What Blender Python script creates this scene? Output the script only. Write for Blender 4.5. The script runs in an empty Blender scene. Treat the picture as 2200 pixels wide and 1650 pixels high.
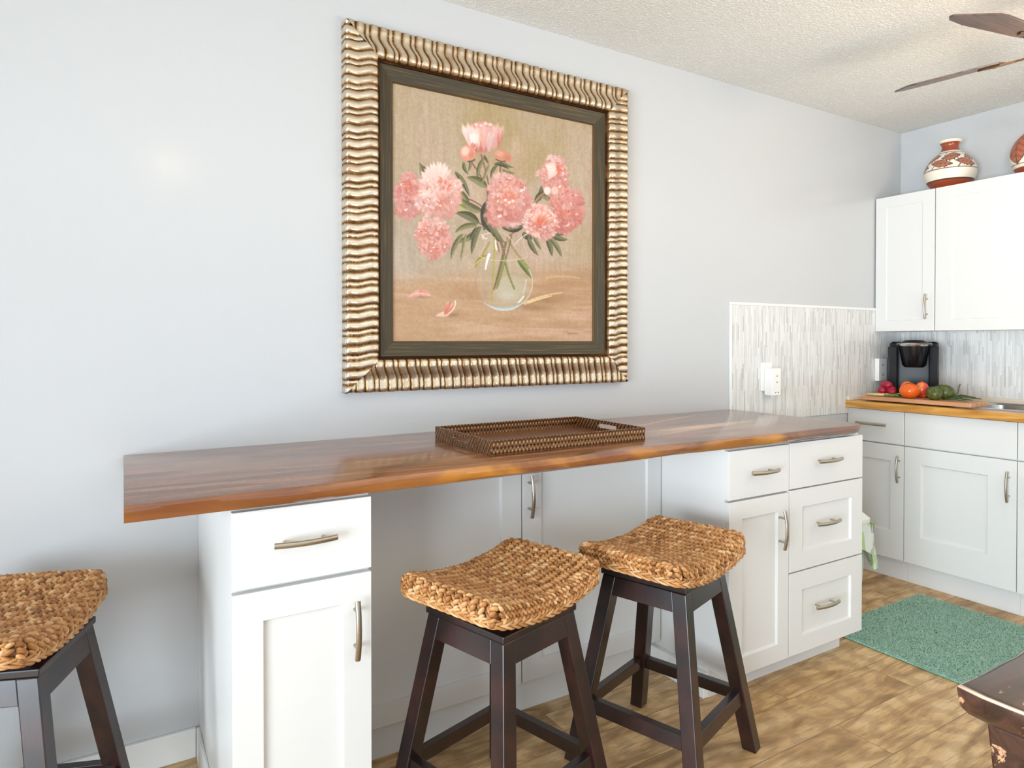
import bpy, bmesh, math, random
import numpy as np
from mathutils import Vector, Matrix, noise as mnoise
random.seed(4)
SC=bpy.context.scene; COL=SC.collection; PI=math.pi

# ------------------------------------------------------------------ camera, sky, lights, exposure
CAM_H=1.2278
cd=bpy.data.cameras.new('camera'); cam=bpy.data.objects.new('camera',cd); COL.objects.link(cam); SC.camera=cam
cd.sensor_fit='HORIZONTAL'; cd.sensor_width=36; cd.lens=1432.63*36/2200; cd.shift_y=-76.59/2200; cd.clip_start=.02
cam.location=(0,-2.17,CAM_H); cam.rotation_euler=(math.radians(90-.5869),0,math.radians(-31.0877))
w=bpy.data.worlds.new('sky'); SC.world=w; w.use_nodes=True
w.node_tree.nodes['Background'].inputs[0].default_value=(.62,.78,1,1); w.node_tree.nodes['Background'].inputs[1].default_value=1.2
def area(name,loc,rot,sx,sy,power,col):
    l=bpy.data.lights.new(name,'AREA'); l.shape='RECTANGLE'; l.size=sx; l.size_y=sy; l.energy=power; l.color=col
    o=bpy.data.objects.new(name,l); COL.objects.link(o); o.location=loc; o.rotation_euler=rot; return o
# daylight that comes in through the glazed door behind the camera and the window in the left wall
area('daylight_rear',(.9,-5.14,.72),(math.radians(104),0,0),3.2,1.2,6,(.95,.975,1))
ds=area('daylight_side',(-2.75,-3.1,.9),(0,math.radians(-98),0),1.6,2.9,215,(.80,.91,1)); ds.data.spread=math.radians(125)
# added fill light, no real fixture, facing up to brighten the ceiling
area('ceiling_fill',(2.3,-3.0,.85),(math.radians(180),0,0),1.3,1.3,72,(1,.95,.86))
SC.view_settings.view_transform='Standard'; SC.view_settings.look='None'; SC.view_settings.gamma=1
SC.view_settings.use_curve_mapping=False; SC.view_settings.exposure=-.04
LAMP_FAN=40.; LAMP_CEIL=10.

# ------------------------------------------------------------------ materials
def lin(c):
    f=lambda v:(v/255/12.92) if v/255<=.04045 else ((v/255+.055)/1.055)**2.4
    return tuple(f(v) for v in c)+(1,)
class M:
    """small node-material builder"""
    def __init__(s,name,col=None,rough=.5,metal=0,coat=0,spec=None,sheen=0):
        s.m=bpy.data.materials.new(name); s.m.use_nodes=True; s.t=s.m.node_tree; s.n=s.t.nodes; s.b=s.n['Principled BSDF']
        if col is not None: s.b.inputs['Base Color'].default_value=lin(col)
        s.b.inputs['Roughness'].default_value=rough; s.b.inputs['Metallic'].default_value=metal; s.b.inputs['Coat Weight'].default_value=coat
        s.b.inputs['Coat Roughness'].default_value=.12
        if spec is not None: s.b.inputs['Specular IOR Level'].default_value=spec
        if sheen: s.b.inputs['Sheen Weight'].default_value=sheen
    def new(s,t,**k):
        n=s.n.new(t)
        for a,v in k.items():
            if a.startswith('i_'):
                a=a[2:].replace('_',' '); n.inputs[a].default_value=v
            else: setattr(n,a,v)
        return n
    def l(s,a,b): s.t.links.new(a,b)
    def coord(s,scale=(1,1,1),rot=(0,0,0),loc=(0,0,0),kind='Object'):
        tc=s.new('ShaderNodeTexCoord'); mp=s.new('ShaderNodeMapping'); s.l(tc.outputs[kind],mp.inputs[0])
        mp.inputs['Scale'].default_value=scale; mp.inputs['Rotation'].default_value=rot; mp.inputs['Location'].default_value=loc
        return mp.outputs[0]
    def noise(s,vec,scale,detail=3,dist=0,rough=.5):
        n=s.new('ShaderNodeTexNoise',i_Scale=scale,i_Detail=detail,i_Distortion=dist,i_Roughness=rough); s.l(vec,n.inputs['Vector']); return n.outputs['Fac']
    def ramp(s,fac,stops,interp='LINEAR'):
        r=s.new('ShaderNodeValToRGB'); r.color_ramp.interpolation=interp; e=r.color_ramp.elements
        while len(e)<len(stops): e.new(.5)
        for k,(p,c) in enumerate(stops): e[k].position=p; e[k].color=lin(c) if len(c)==3 else c
        s.l(fac,r.inputs[0]); return r.outputs[0]
    def mix(s,fac,a,b,mode='MIX'):
        n=s.new('ShaderNodeMix',data_type='RGBA',blend_type=mode)
        for v,i in ((fac,n.inputs[0]),(a,n.inputs[6]),(b,n.inputs[7])):
            if isinstance(v,(int,float)): i.default_value=v
            elif isinstance(v,tuple): i.default_value=lin(v) if len(v)==3 else v
            else: s.l(v,i)
        return n.outputs[2]
    def math(s,op,a,b=0.,c=0.):
        n=s.new('ShaderNodeMath',operation=op)
        for v,i in zip((a,b,c),n.inputs):
            if isinstance(v,(int,float)): i.default_value=v
            else: s.l(v,i)
        return n.outputs[0]
    def sstep(s,v,a,b):
        n=s.new('ShaderNodeMapRange',interpolation_type='SMOOTHSTEP'); s.l(v,n.inputs[0]); n.inputs[1].default_value=a; n.inputs[2].default_value=b; return n.outputs[0]
    def xyz(s,vec):
        n=s.new('ShaderNodeSeparateXYZ'); s.l(vec,n.inputs[0]); return n.outputs
    def color(s,c): s.l(c,s.b.inputs['Base Color']); return s
    def rough(s,c): s.l(c,s.b.inputs['Roughness']); return s
    def bump(s,h,strength=.3,dist=.01):
        n=s.new('ShaderNodeBump'); n.inputs['Strength'].default_value=strength; n.inputs['Distance'].default_value=dist; s.l(h,n.inputs['Height'])
        s.l(n.outputs[0],s.b.inputs['Normal']); return s
    def attr(s,name,out='Color'):
        n=s.new('ShaderNodeAttribute',attribute_name=name); return n.outputs[out]

def mat_wall():
    m=M('painted wall',rough=.42,spec=.4,coat=.55); m.b.inputs['Coat Roughness'].default_value=.17; v=m.coord((60,60,2.2)); f=m.noise(v,3,3); g=m.noise(m.coord((1,1,1)),2.5,4)
    m.color(m.mix(m.math('MULTIPLY',g,.5),(199,200,201),(195,197,198))); m.bump(f,.05,.004); return m.m
def mat_ceiling():
    m=M('popcorn ceiling',rough=.95,spec=.2); c=m.coord(); a=m.noise(c,105,4,0,.65); b=m.noise(c,230,2)
    h=m.math('ADD',m.sstep(a,.38,.68),m.math('MULTIPLY',b,.5)); m.color(m.ramp(a,[(.3,(232,229,222)),(.6,(252,250,245))])); m.bump(h,.75,.007); return m.m
def mat_floor():
    m=M('vinyl planks',rough=.42,spec=.45); c=m.coord((1,1,1),(0,0,0))
    br=m.new('ShaderNodeTexBrick',offset=.37,offset_frequency=2); m.l(c,br.inputs['Vector'])
    for k,v in dict(Scale=1.,**{'Mortar Size':.0012,'Mortar Smooth':.1,'Bias':0.,'Brick Width':1.22,'Row Height':.178}).items(): br.inputs[k].default_value=v
    br.inputs['Color1'].default_value=(0,0,0,1); br.inputs['Color2'].default_value=(1,1,1,1); br.inputs['Mortar'].default_value=(.5,.5,.5,1)
    # shift the grain from board to board
    off=m.new('ShaderNodeVectorMath',operation='MULTIPLY_ADD'); m.l(br.outputs['Color'],off.inputs[0]); off.inputs[1].default_value=(7,3,5); m.l(c,off.inputs[2])
    st=m.new('ShaderNodeMapping'); m.l(off.outputs[0],st.inputs[0]); st.inputs['Scale'].default_value=(1.6,7,1)
    g1=m.noise(st.outputs[0],1.5,5,1.8,.55)
    st2=m.new('ShaderNodeMapping'); m.l(off.outputs[0],st2.inputs[0]); st2.inputs['Scale'].default_value=(4,60,1)
    g2=m.noise(st2.outputs[0],2.2,4,.6,.6)
    wv=m.new('ShaderNodeTexWave',wave_type='RINGS',rings_direction='Y'); m.l(st.outputs[0],wv.inputs['Vector']); wv.inputs['Scale'].default_value=1.6; wv.inputs['Distortion'].default_value=7; wv.inputs['Detail'].default_value=3; wv.inputs['Detail Scale'].default_value=1.2
    base=m.ramp(g1,[(.28,(130,104,68)),(.41,(186,153,108)),(.54,(218,188,142)),(.74,(236,214,176))])
    tint=m.mix(br.outputs['Color'],(232,220,204),(255,248,236)); base=m.mix(1.,base,tint,'MULTIPLY')
    base=m.mix(m.math('MULTIPLY',m.sstep(g2,.5,.7),.55),base,(124,96,64)); base=m.mix(m.math('MULTIPLY',m.sstep(wv.outputs['Fac'],.3,.9),.35),base,(140,108,72))
    base=m.mix(m.math('MULTIPLY',br.outputs['Fac'],.75),base,(92,72,50)); m.color(base)
    h=m.math('SUBTRACT',m.math('MULTIPLY',g2,.35),br.outputs['Fac']); m.bump(h,.25,.002); return m.m
def mat_slab():
    m=M('polished slab wood',rough=.22,coat=.6,spec=.5); m.b.inputs['Coat Roughness'].default_value=.16
    c=m.coord((.9,5.5,5.5)); x,y,z=m.xyz(m.coord())
    g=m.noise(c,1.4,5,2.2,.55); fine=m.noise(m.coord((3,70,30)),2,4,.4)
    base=m.ramp(g,[(.25,(72,44,30)),(.42,(112,70,46)),(.55,(146,96,62)),(.72,(172,120,82))])
    base=m.mix(m.math('MULTIPLY',m.sstep(fine,.48,.75),.5),base,(72,38,20))
    wob=m.math('MULTIPLY',m.math('SUBTRACT',m.noise(m.coord((1.2,1.2,1)),1.6,3),.5),.09)
    yy=m.math('ADD',y,wob)
    # pale sapwood wedge running along the kitchen half, plus the honey-coloured live edge
    lo=m.math('MULTIPLY_ADD',x,.18,-.80); band=m.math('MULTIPLY',m.sstep(m.math('SUBTRACT',yy,lo),0,.035),m.sstep(m.math('SUBTRACT',m.math('MULTIPLY_ADD',x,.05,-.45),yy),0,.03))
    band=m.math('MULTIPLY',band,m.sstep(x,1.45,1.9)); band=m.math('MULTIPLY',band,m.sstep(m.noise(m.coord((.9,16,1)),1.5,3,.6),.22,.5))
    base=m.mix(m.math('MULTIPLY',band,.9),base,(228,184,142))
    b2=m.math('ABSOLUTE',m.math('SUBTRACT',yy,m.math('MULTIPLY_ADD',x,.34,-.84))); base=m.mix(m.math('MULTIPLY',m.math('MULTIPLY',m.sstep(m.math('MULTIPLY',b2,-1.),-.02,-.006),m.sstep(x,1.5,1.8)),.6),base,(214,172,136))
    edge=m.math('MULTIPLY',m.sstep(m.math('MULTIPLY',y,-1.),.645,.668),m.sstep(m.noise(m.coord((3.2,1,6)),1.3,4,.8),.36,.62))
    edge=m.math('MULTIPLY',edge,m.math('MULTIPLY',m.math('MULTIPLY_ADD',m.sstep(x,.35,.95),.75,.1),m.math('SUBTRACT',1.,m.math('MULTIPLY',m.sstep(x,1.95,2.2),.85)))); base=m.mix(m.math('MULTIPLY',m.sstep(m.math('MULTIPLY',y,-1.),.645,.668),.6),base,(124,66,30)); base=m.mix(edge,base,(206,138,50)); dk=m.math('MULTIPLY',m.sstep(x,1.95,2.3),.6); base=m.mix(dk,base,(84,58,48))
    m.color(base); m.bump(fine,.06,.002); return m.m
def mat_darkwood(name='espresso stained wood',a=(26,15,15),b=(54,28,24),rough=.33,wear=None):
    m=M(name,rough=rough,coat=.35,spec=.5); m.b.inputs['Coat Roughness'].default_value=.28
    g=m.noise(m.coord((3,3,3)),3,4,.5); f=m.noise(m.coord((60,60,6)),3,3)
    base=m.mix(m.sstep(g,.35,.7),a,b); base=m.mix(m.math('MULTIPLY',m.sstep(f,.45,.8),.5),base,(26,14,12))
    if wear: base=m.mix(m.sstep(m.noise(m.coord((9,24,24)),2.2,5,.5,.7),.665,.70),base,wear)
    m.color(base); m.bump(f,.05,.001); return m.m
def mat_wicker():
    m=M('woven water hyacinth',rough=.42,spec=.5); v=m.attr('tone','Fac'); f=m.noise(m.coord((1,1,1)),260,2)
    c=m.ramp(v,[(0,(112,70,36)),(.35,(174,118,64)),(.7,(206,152,94)),(1,(230,192,142))]); c=m.mix(m.math('MULTIPLY',f,.35),c,(120,74,36)); m.color(c); m.bump(f,.2,.001); return m.m
def mat_gilt():
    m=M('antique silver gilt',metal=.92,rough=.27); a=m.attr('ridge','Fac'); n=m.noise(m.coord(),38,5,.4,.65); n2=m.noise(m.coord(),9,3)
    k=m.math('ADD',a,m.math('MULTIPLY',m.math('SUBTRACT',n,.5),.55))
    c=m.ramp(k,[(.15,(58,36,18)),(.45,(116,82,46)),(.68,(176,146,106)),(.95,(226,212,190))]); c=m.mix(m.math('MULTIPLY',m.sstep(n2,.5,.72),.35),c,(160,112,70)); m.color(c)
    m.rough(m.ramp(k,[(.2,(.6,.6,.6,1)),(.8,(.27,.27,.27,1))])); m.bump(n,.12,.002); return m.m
def mat_liner():
    m=M('dark olive liner',rough=.4,spec=.4); 
    b=m.noise(m.coord((3,3,260)),1.5,3); a=m.noise(m.coord((260,3,3)),1.5,3); h=m.attr('horizontal','Fac')
    f=m.new('ShaderNodeMix',data_type='FLOAT'); m.l(h,f.inputs[0]); m.l(b,f.inputs[2]); m.l(a,f.inputs[3])
    c=m.mix(m.math('MULTIPLY',m.sstep(f.outputs[0],.52,.72),.75),(58,52,36),(128,98,52)); m.color(c); return m.m
def mat_canvas():
    m=M('oil painted canvas',rough=.5,spec=.25); m.color(m.attr('paint')); m.bump(m.noise(m.coord((90,1,90)),6,2),.12,.001); return m.m
def mat_vcol(name,rough=.3,coat=0,attr='paint'):
    m=M(name,rough=rough,coat=coat); m.color(m.attr(attr)); return m.m
def mat_bronze():
    m=M('bronze snakeskin metal',metal=.75,rough=.36); c=m.coord((1,1,.72),(.0,.0,0)); rt=m.new('ShaderNodeMapping'); m.l(c,rt.inputs[0]); rt.inputs['Rotation'].default_value=(math.radians(45),math.radians(45),0); c=rt.outputs[0]
    v=m.new('ShaderNodeTexVoronoi',feature='F1',i_Scale=115.,i_Randomness=.12); m.l(c,v.inputs['Vector'])
    k=v.outputs['Distance']; m.color(m.ramp(k,[(.15,(196,160,122)),(.45,(134,94,60)),(.7,(62,38,22))])); m.bump(m.math('SUBTRACT',1.,k),.9,.003); return m.m
def mat_bronze_floor():
    m=M('brown tray lining',rough=.35,spec=.5); m.color(m.ramp(m.noise(m.coord((20,60,1)),3,4),[(.3,(92,58,38)),(.7,(128,86,60))])); return m.m
def mat_tile(axis):
    m=M('linear glass mosaic '+axis,rough=.22,spec=.6); x,y,z=m.xyz(m.coord()); cb=m.new('ShaderNodeCombineXYZ'); m.l(z,cb.inputs[0]); m.l(x if axis=='x' else y,cb.inputs[1])
    def brick(wd,off,mort):
        br=m.new('ShaderNodeTexBrick',offset=off,offset_frequency=3,squash_frequency=2,squash=.7); m.l(cb.outputs[0],br.inputs['Vector'])
        for k,v in dict(Scale=1.,**{'Mortar Size':mort,'Mortar Smooth':.2,'Bias':0.,'Brick Width':wd,'Row Height':.0092}).items(): br.inputs[k].default_value=v
        br.inputs['Color1'].default_value=(0,0,0,1); br.inputs['Color2'].default_value=(1,1,1,1); br.inputs['Mortar'].default_value=(.5,.5,.5,1); return br
    b=brick(.11,.43,.0007); n=m.noise(m.coord((110,110,6)),1,3)
    k=m.math('ADD',m.math('MULTIPLY',b.outputs['Color'],.75),m.math('MULTIPLY',n,.35))
    c=m.ramp(k,[(.12,(184,184,183)),(.3,(208,208,205)),(.55,(220,219,216)),(.9,(232,231,228))]); c=m.mix(m.math('MULTIPLY',b.outputs['Fac'],.6),c,(232,230,226)); m.color(c)
    m.bump(m.math('SUBTRACT',m.math('MULTIPLY',b.outputs['Color'],.6),b.outputs['Fac']),.5,.002); return m.m
def mat_honey():
    m=M('honey butcher block edge',rough=.3,coat=.3); g=m.noise(m.coord((5,1.5,14)),2,4,1.); m.color(m.ramp(g,[(.3,(170,108,40)),(.55,(208,152,72)),(.75,(226,182,108))])); return m.m
def mat_boardwood():
    m=M('pale maple board',rough=.5); g=m.noise(m.coord((30,3,30)),2,4,.6); m.color(m.ramp(g,[(.3,(176,124,84)),(.7,(212,164,124))])); return m.m
def mat_rug():
    m=M('teal chenille pile',rough=.95,spec=.1,sheen=.3); n=m.noise(m.coord((1,1,1)),28,4); v=m.attr('tone','Fac')
    c=m.ramp(v,[(0,(124,176,158)),(.5,(164,208,186)),(1,(190,222,202))]); c=m.mix(m.math('MULTIPLY',m.sstep(n,.58,.75),.4),c,(84,140,140)); m.color(c); return m.m
def mat_bag():
    m=M('green and white plastic bag',rough=.35,spec=.5); m.b.inputs['Transmission Weight'].default_value=.15
    n=m.noise(m.coord((7,7,4)),3.2,2,.4); m.color(m.ramp(n,[(.48,(236,240,234)),(.54,(184,214,130)),(.66,(198,222,150)),(.72,(238,242,236))])); return m.m
def mat_table():
    m=M('worn dark table wood',rough=.34,coat=.5,spec=.5); g=m.noise(m.coord((2,14,14)),2,5,1.2,.6); w_=m.noise(m.coord((7,18,18)),1.6,5,.3,.65)
    base=m.ramp(g,[(.3,(36,22,18)),(.55,(64,40,31)),(.8,(92,60,46))]); base=m.mix(m.sstep(w_,.595,.64),base,(186,140,106)); e=m.math('MULTIPLY',m.sstep(m.attr('tone','Fac'),.45,.85),m.sstep(m.noise(m.coord((14,14,14)),2,4,.4),.34,.52)); base=m.mix(e,base,(222,192,164)); m.color(base); m.bump(g,.15,.003); return m.m
def mat_blade():
    m=M('walnut fan blade',rough=.4,coat=.2); g=m.noise(m.coord((3,30,3)),2,4,.8); m.color(m.ramp(g,[(.3,(66,46,38)),(.7,(106,78,64))])); return m.m

WHITE=M('white cabinet paint',(221,220,217),.38,spec=.5).m
TRIM=M('white trim paint',(238,238,234),.45).m
NICKEL=M('satin nickel',(178,168,152),.3,metal=1).m
CHROME=M('polished steel',(214,212,208),.18,metal=1).m
STEEL=M('brushed sink steel',(190,190,188),.25,metal=1).m
BLACK=M('gloss black plastic',(16,17,20),.18,spec=.5).m
DARKGREY=M('charcoal plastic',(28,29,33),.38,spec=.35).m
GAP=M('black swivel plate',(14,14,15),.4).m
PLASTIC=M('white outlet plastic',(244,242,238),.3).m
HOLE=M('outlet slot shadow grey',(60,58,56),.6).m
BINW=M('white bin plastic',(236,236,230),.35).m
BING=M('grey bin lid insert',(150,152,154),.35).m
GROUT=M('pale upstand',(226,216,200),.5).m
LAMPM=M('lit lamp glass',(255,240,220),.4).m
BRONZE=M('antique bronze metal',(112,84,52),.35,metal=.9).m
SHADE_B=LAMPM.node_tree.nodes['Principled BSDF']; SHADE_B.inputs['Emission Color'].default_value=(1,.74,.46,1)
WALL=mat_wall(); CEIL=mat_ceiling(); FLOOR=mat_floor(); SLAB=mat_slab(); DARK=mat_darkwood(); WICK=mat_wicker(); GILT=mat_gilt(); LINER=mat_liner(); CANVAS=mat_canvas()
BRZ=mat_bronze(); BRF=mat_bronze_floor(); TILEX=mat_tile('x'); TILEY=mat_tile('y'); HONEY=mat_honey(); BOARD=mat_boardwood(); RUG=mat_rug(); BAG=mat_bag(); TABLE=mat_table(); BLADE=mat_blade()
GLAZE=mat_vcol('painted glazed pottery',.28,.3)
GLASS=M('window glass',(255,255,255),.02).m; GLASS.node_tree.nodes['Principled BSDF'].inputs['Transmission Weight'].default_value=1.; GLASS.node_tree.nodes['Principled BSDF'].inputs['IOR'].default_value=1.02

# ------------------------------------------------------------------ mesh helpers
class MB:
    """collects shapes; build() links them as ONE mesh object"""
    def __init__(s): s.v=[]; s.f=[]; s.a=[]; s.mi=[]; s.cur=0; s.tone=0.
    def add(s,vs,fs,tone=None,mi=0):
        b=len(s.v); s.v+= [tuple(p) for p in vs]; s.f+= [tuple(b+i for i in f) for f in fs]; s.a+= [s.tone if tone is None else tone]*len(vs); s.mi+=[mi]*len(fs); return s
    def box(s,x0,x1,y0,y1,z0,z1,mi=0):
        x0,x1=sorted((x0,x1)); y0,y1=sorted((y0,y1)); z0,z1=sorted((z0,z1))
        return s.add([(x0,y0,z0),(x1,y0,z0),(x1,y1,z0),(x0,y1,z0),(x0,y0,z1),(x1,y0,z1),(x1,y1,z1),(x0,y1,z1)],[(0,3,2,1),(4,5,6,7),(0,1,5,4),(1,2,6,5),(2,3,7,6),(3,0,4,7)],mi=mi)
    def hexa(s,b,t,mi=0):
        """b,t: four bottom and four top corners, counter-clockwise from above"""
        return s.add(list(b)+list(t),[(0,3,2,1),(4,5,6,7),(0,1,5,4),(1,2,6,5),(2,3,7,6),(3,0,4,7)],mi=mi)
    def loft(s,loops,cap=True,closed=True,mi=0,tone=None):
        n=len(loops[0]); vs=[p for l in loops for p in l]; fs=[]
        for i in range(len(loops)-1):
            for j in range(n if closed else n-1):
                k=(j+1)%n; fs.append((i*n+j,i*n+k,(i+1)*n+k,(i+1)*n+j))
        if cap: fs.append(tuple(range(n-1,-1,-1))); fs.append(tuple((len(loops)-1)*n+j for j in range(n)))
        return s.add(vs,fs,tone,mi)
    def tube(s,pts,r,n=10,mi=0,tone=None,r2=None):
        pts=[Vector(p) for p in pts]; L=[]; up=None
        for i,p in enumerate(pts):
            d=(pts[min(i+1,len(pts)-1)]-pts[max(i-1,0)]).normalized()
            if up is None: up=Vector((0,0,1)) if abs(d.z)<.9 else Vector((1,0,0))
            a=d.cross(up).normalized(); b=a.cross(d).normalized(); up=b
            rr=(r(i/(len(pts)-1)) if callable(r) else r); rb=rr if r2 is None else r2
            L.append([p+a*rr*math.cos(2*PI*k/n)+b*rb*math.sin(2*PI*k/n) for k in range(n)])
        return s.loft(L,mi=mi,tone=tone)
    def lathe(s,prof,c,n=32,mi=0,ax='z'):
        L=[]
        for r,h in prof:
            l=[]
            for k in range(n):
                a=2*PI*k/n; q=(r*math.cos(a),r*math.sin(a),h)
                if ax=='y': q=(q[0],h,q[1])
                if ax=='x': q=(h,q[0],q[1])
                l.append((c[0]+q[0],c[1]+q[1],c[2]+q[2]))
            L.append(l)
        return s.loft(L,mi=mi)
    def build(s,name,mats,parent=None,bevel=0,seg=2,smooth=False,attr=None,kind=None,auto=None):
        o0=parent_world(parent)
        me=bpy.data.meshes.new(name); me.from_pydata([(p[0]-o0[0],p[1]-o0[1],p[2]-o0[2]) for p in s.v],[],s.f)
        for m in (mats if isinstance(mats,(list,tuple)) else [mats]): me.materials.append(m)
        if any(s.mi): me.polygons.foreach_set('material_index',s.mi)
        if attr: me.attributes.new(attr,'FLOAT','POINT').data.foreach_set('value',np.array(s.a,dtype=np.float32))
        bm=bmesh.new(); bm.from_mesh(me); bmesh.ops.recalc_face_normals(bm,faces=bm.faces); bm.to_mesh(me); bm.free()
        if smooth: me.polygons.foreach_set('use_smooth',[True]*len(me.polygons))
        if auto is not None: me.set_sharp_from_angle(angle=math.radians(auto))
        o=bpy.data.objects.new(name,me); COL.objects.link(o)
        if parent: o.parent=parent
        if bevel:
            b=o.modifiers.new('bevel','BEVEL'); b.width=bevel; b.segments=seg; b.limit_method='ANGLE'; b.angle_limit=math.radians(40); b.harden_normals=False
        if kind: o['kind']=kind
        return o
def parent_world(p):
    v=Vector((0,0,0))
    while p: v+=p.location; p=p.parent
    return v
def thing(name,label,cat,loc,group=None):
    o=bpy.data.objects.new(name,None); o.empty_display_size=.05; COL.objects.link(o); o.location=loc; o['label']=label; o['category']=cat
    if group: o['group']=group
    return o
def tag(o,label,cat,group=None):
    o['label']=label; o['category']=cat
    if group: o['group']=group
    return o
def struct(o): o['kind']='structure'; return o

# faces of cabinets: 'y' faces look towards -y, 'x' faces towards -x; a runs along the face, d is distance in front of the face plane
def fb(mb,pl,P,a0,a1,z0,z1,d0,d1):
    if pl=='y': mb.box(a0,a1,P-d1,P-d0,z0,z1)
    else: mb.box(P-d1,P-d0,a0,a1,z0,z1)
def shaker(name,pl,P,a0,a1,z0,z1,st,rt,rb,parent,st2=None,sink=.011):
    a0,a1=sorted((a0,a1)); g=.0016; a0+=g;a1-=g;z0+=g;z1-=g; st2=st if st2 is None else st2
    # a frame with a sunk panel, one welded mesh
    o=[(a0,z0),(a1,z0),(a1,z1),(a0,z1)]; i=[(a0+st,z0+rb),(a1-st2,z0+rb),(a1-st2,z1-rt),(a0+st,z1-rt)]
    f=lambda q,d:(q[0],P-d,q[1]) if pl=='y' else (P-d,q[0],q[1])
    vs=[f(q,0) for q in o]+[f(q,.02) for q in o]+[f(q,.02) for q in i]+[f((q[0]+(.003 if k in(0,3) else -.003),q[1]+(.003 if k<2 else -.003)),sink) for k,q in enumerate(i)]
    fs=[(0,1,2,3)]
    for k in range(4):
        j=(k+1)%4; fs+=[(k,j,4+j,4+k),(4+k,4+j,8+j,8+k),(8+k,8+j,12+j,12+k)]
    fs.append((12,13,14,15)); mb=MB(); mb.add(vs,fs); return mb.build(name,WHITE,parent,bevel=.0012)
def slabfront(name,pl,P,a0,a1,z0,z1,parent):
    a0,a1=sorted((a0,a1)); mb=MB(); fb(mb,pl,P,a0+.0016,a1-.0016,z0+.0016,z1-.0016,0,.02); return mb.build(name,WHITE,parent,bevel=.0012)
def handle(pl,P,a,z,L,vert,parent):
    """arched bar pull on two round posts; P is the plane of the door front"""
    mb=MB(); n=15; f=lambda q,zz,d:(q,P-d,zz) if pl=='y' else (P-d,q,zz)
    pts=[]
    for k in range(n):
        t=-1+2*k/(n-1); d=.034-.010*t*t; pts.append(f(a,z+t*L/2,d) if vert else f(a+t*L/2,z,d))
    mb.tube(pts,.0052,10,r2=.0068)
    for t in (-.62,.62):
        d=.032-.010*t*t; q=(a,z+t*L/2) if vert else (a+t*L/2,z); mb.tube([f(*q,0),f(*q,d)],.0036,8)
    return mb.build('handle',NICKEL,parent,smooth=True,auto=50)
FAN_A0,FAN_P=99.6,-14.

# ------------------------------------------------------------------ the painted picture

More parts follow.
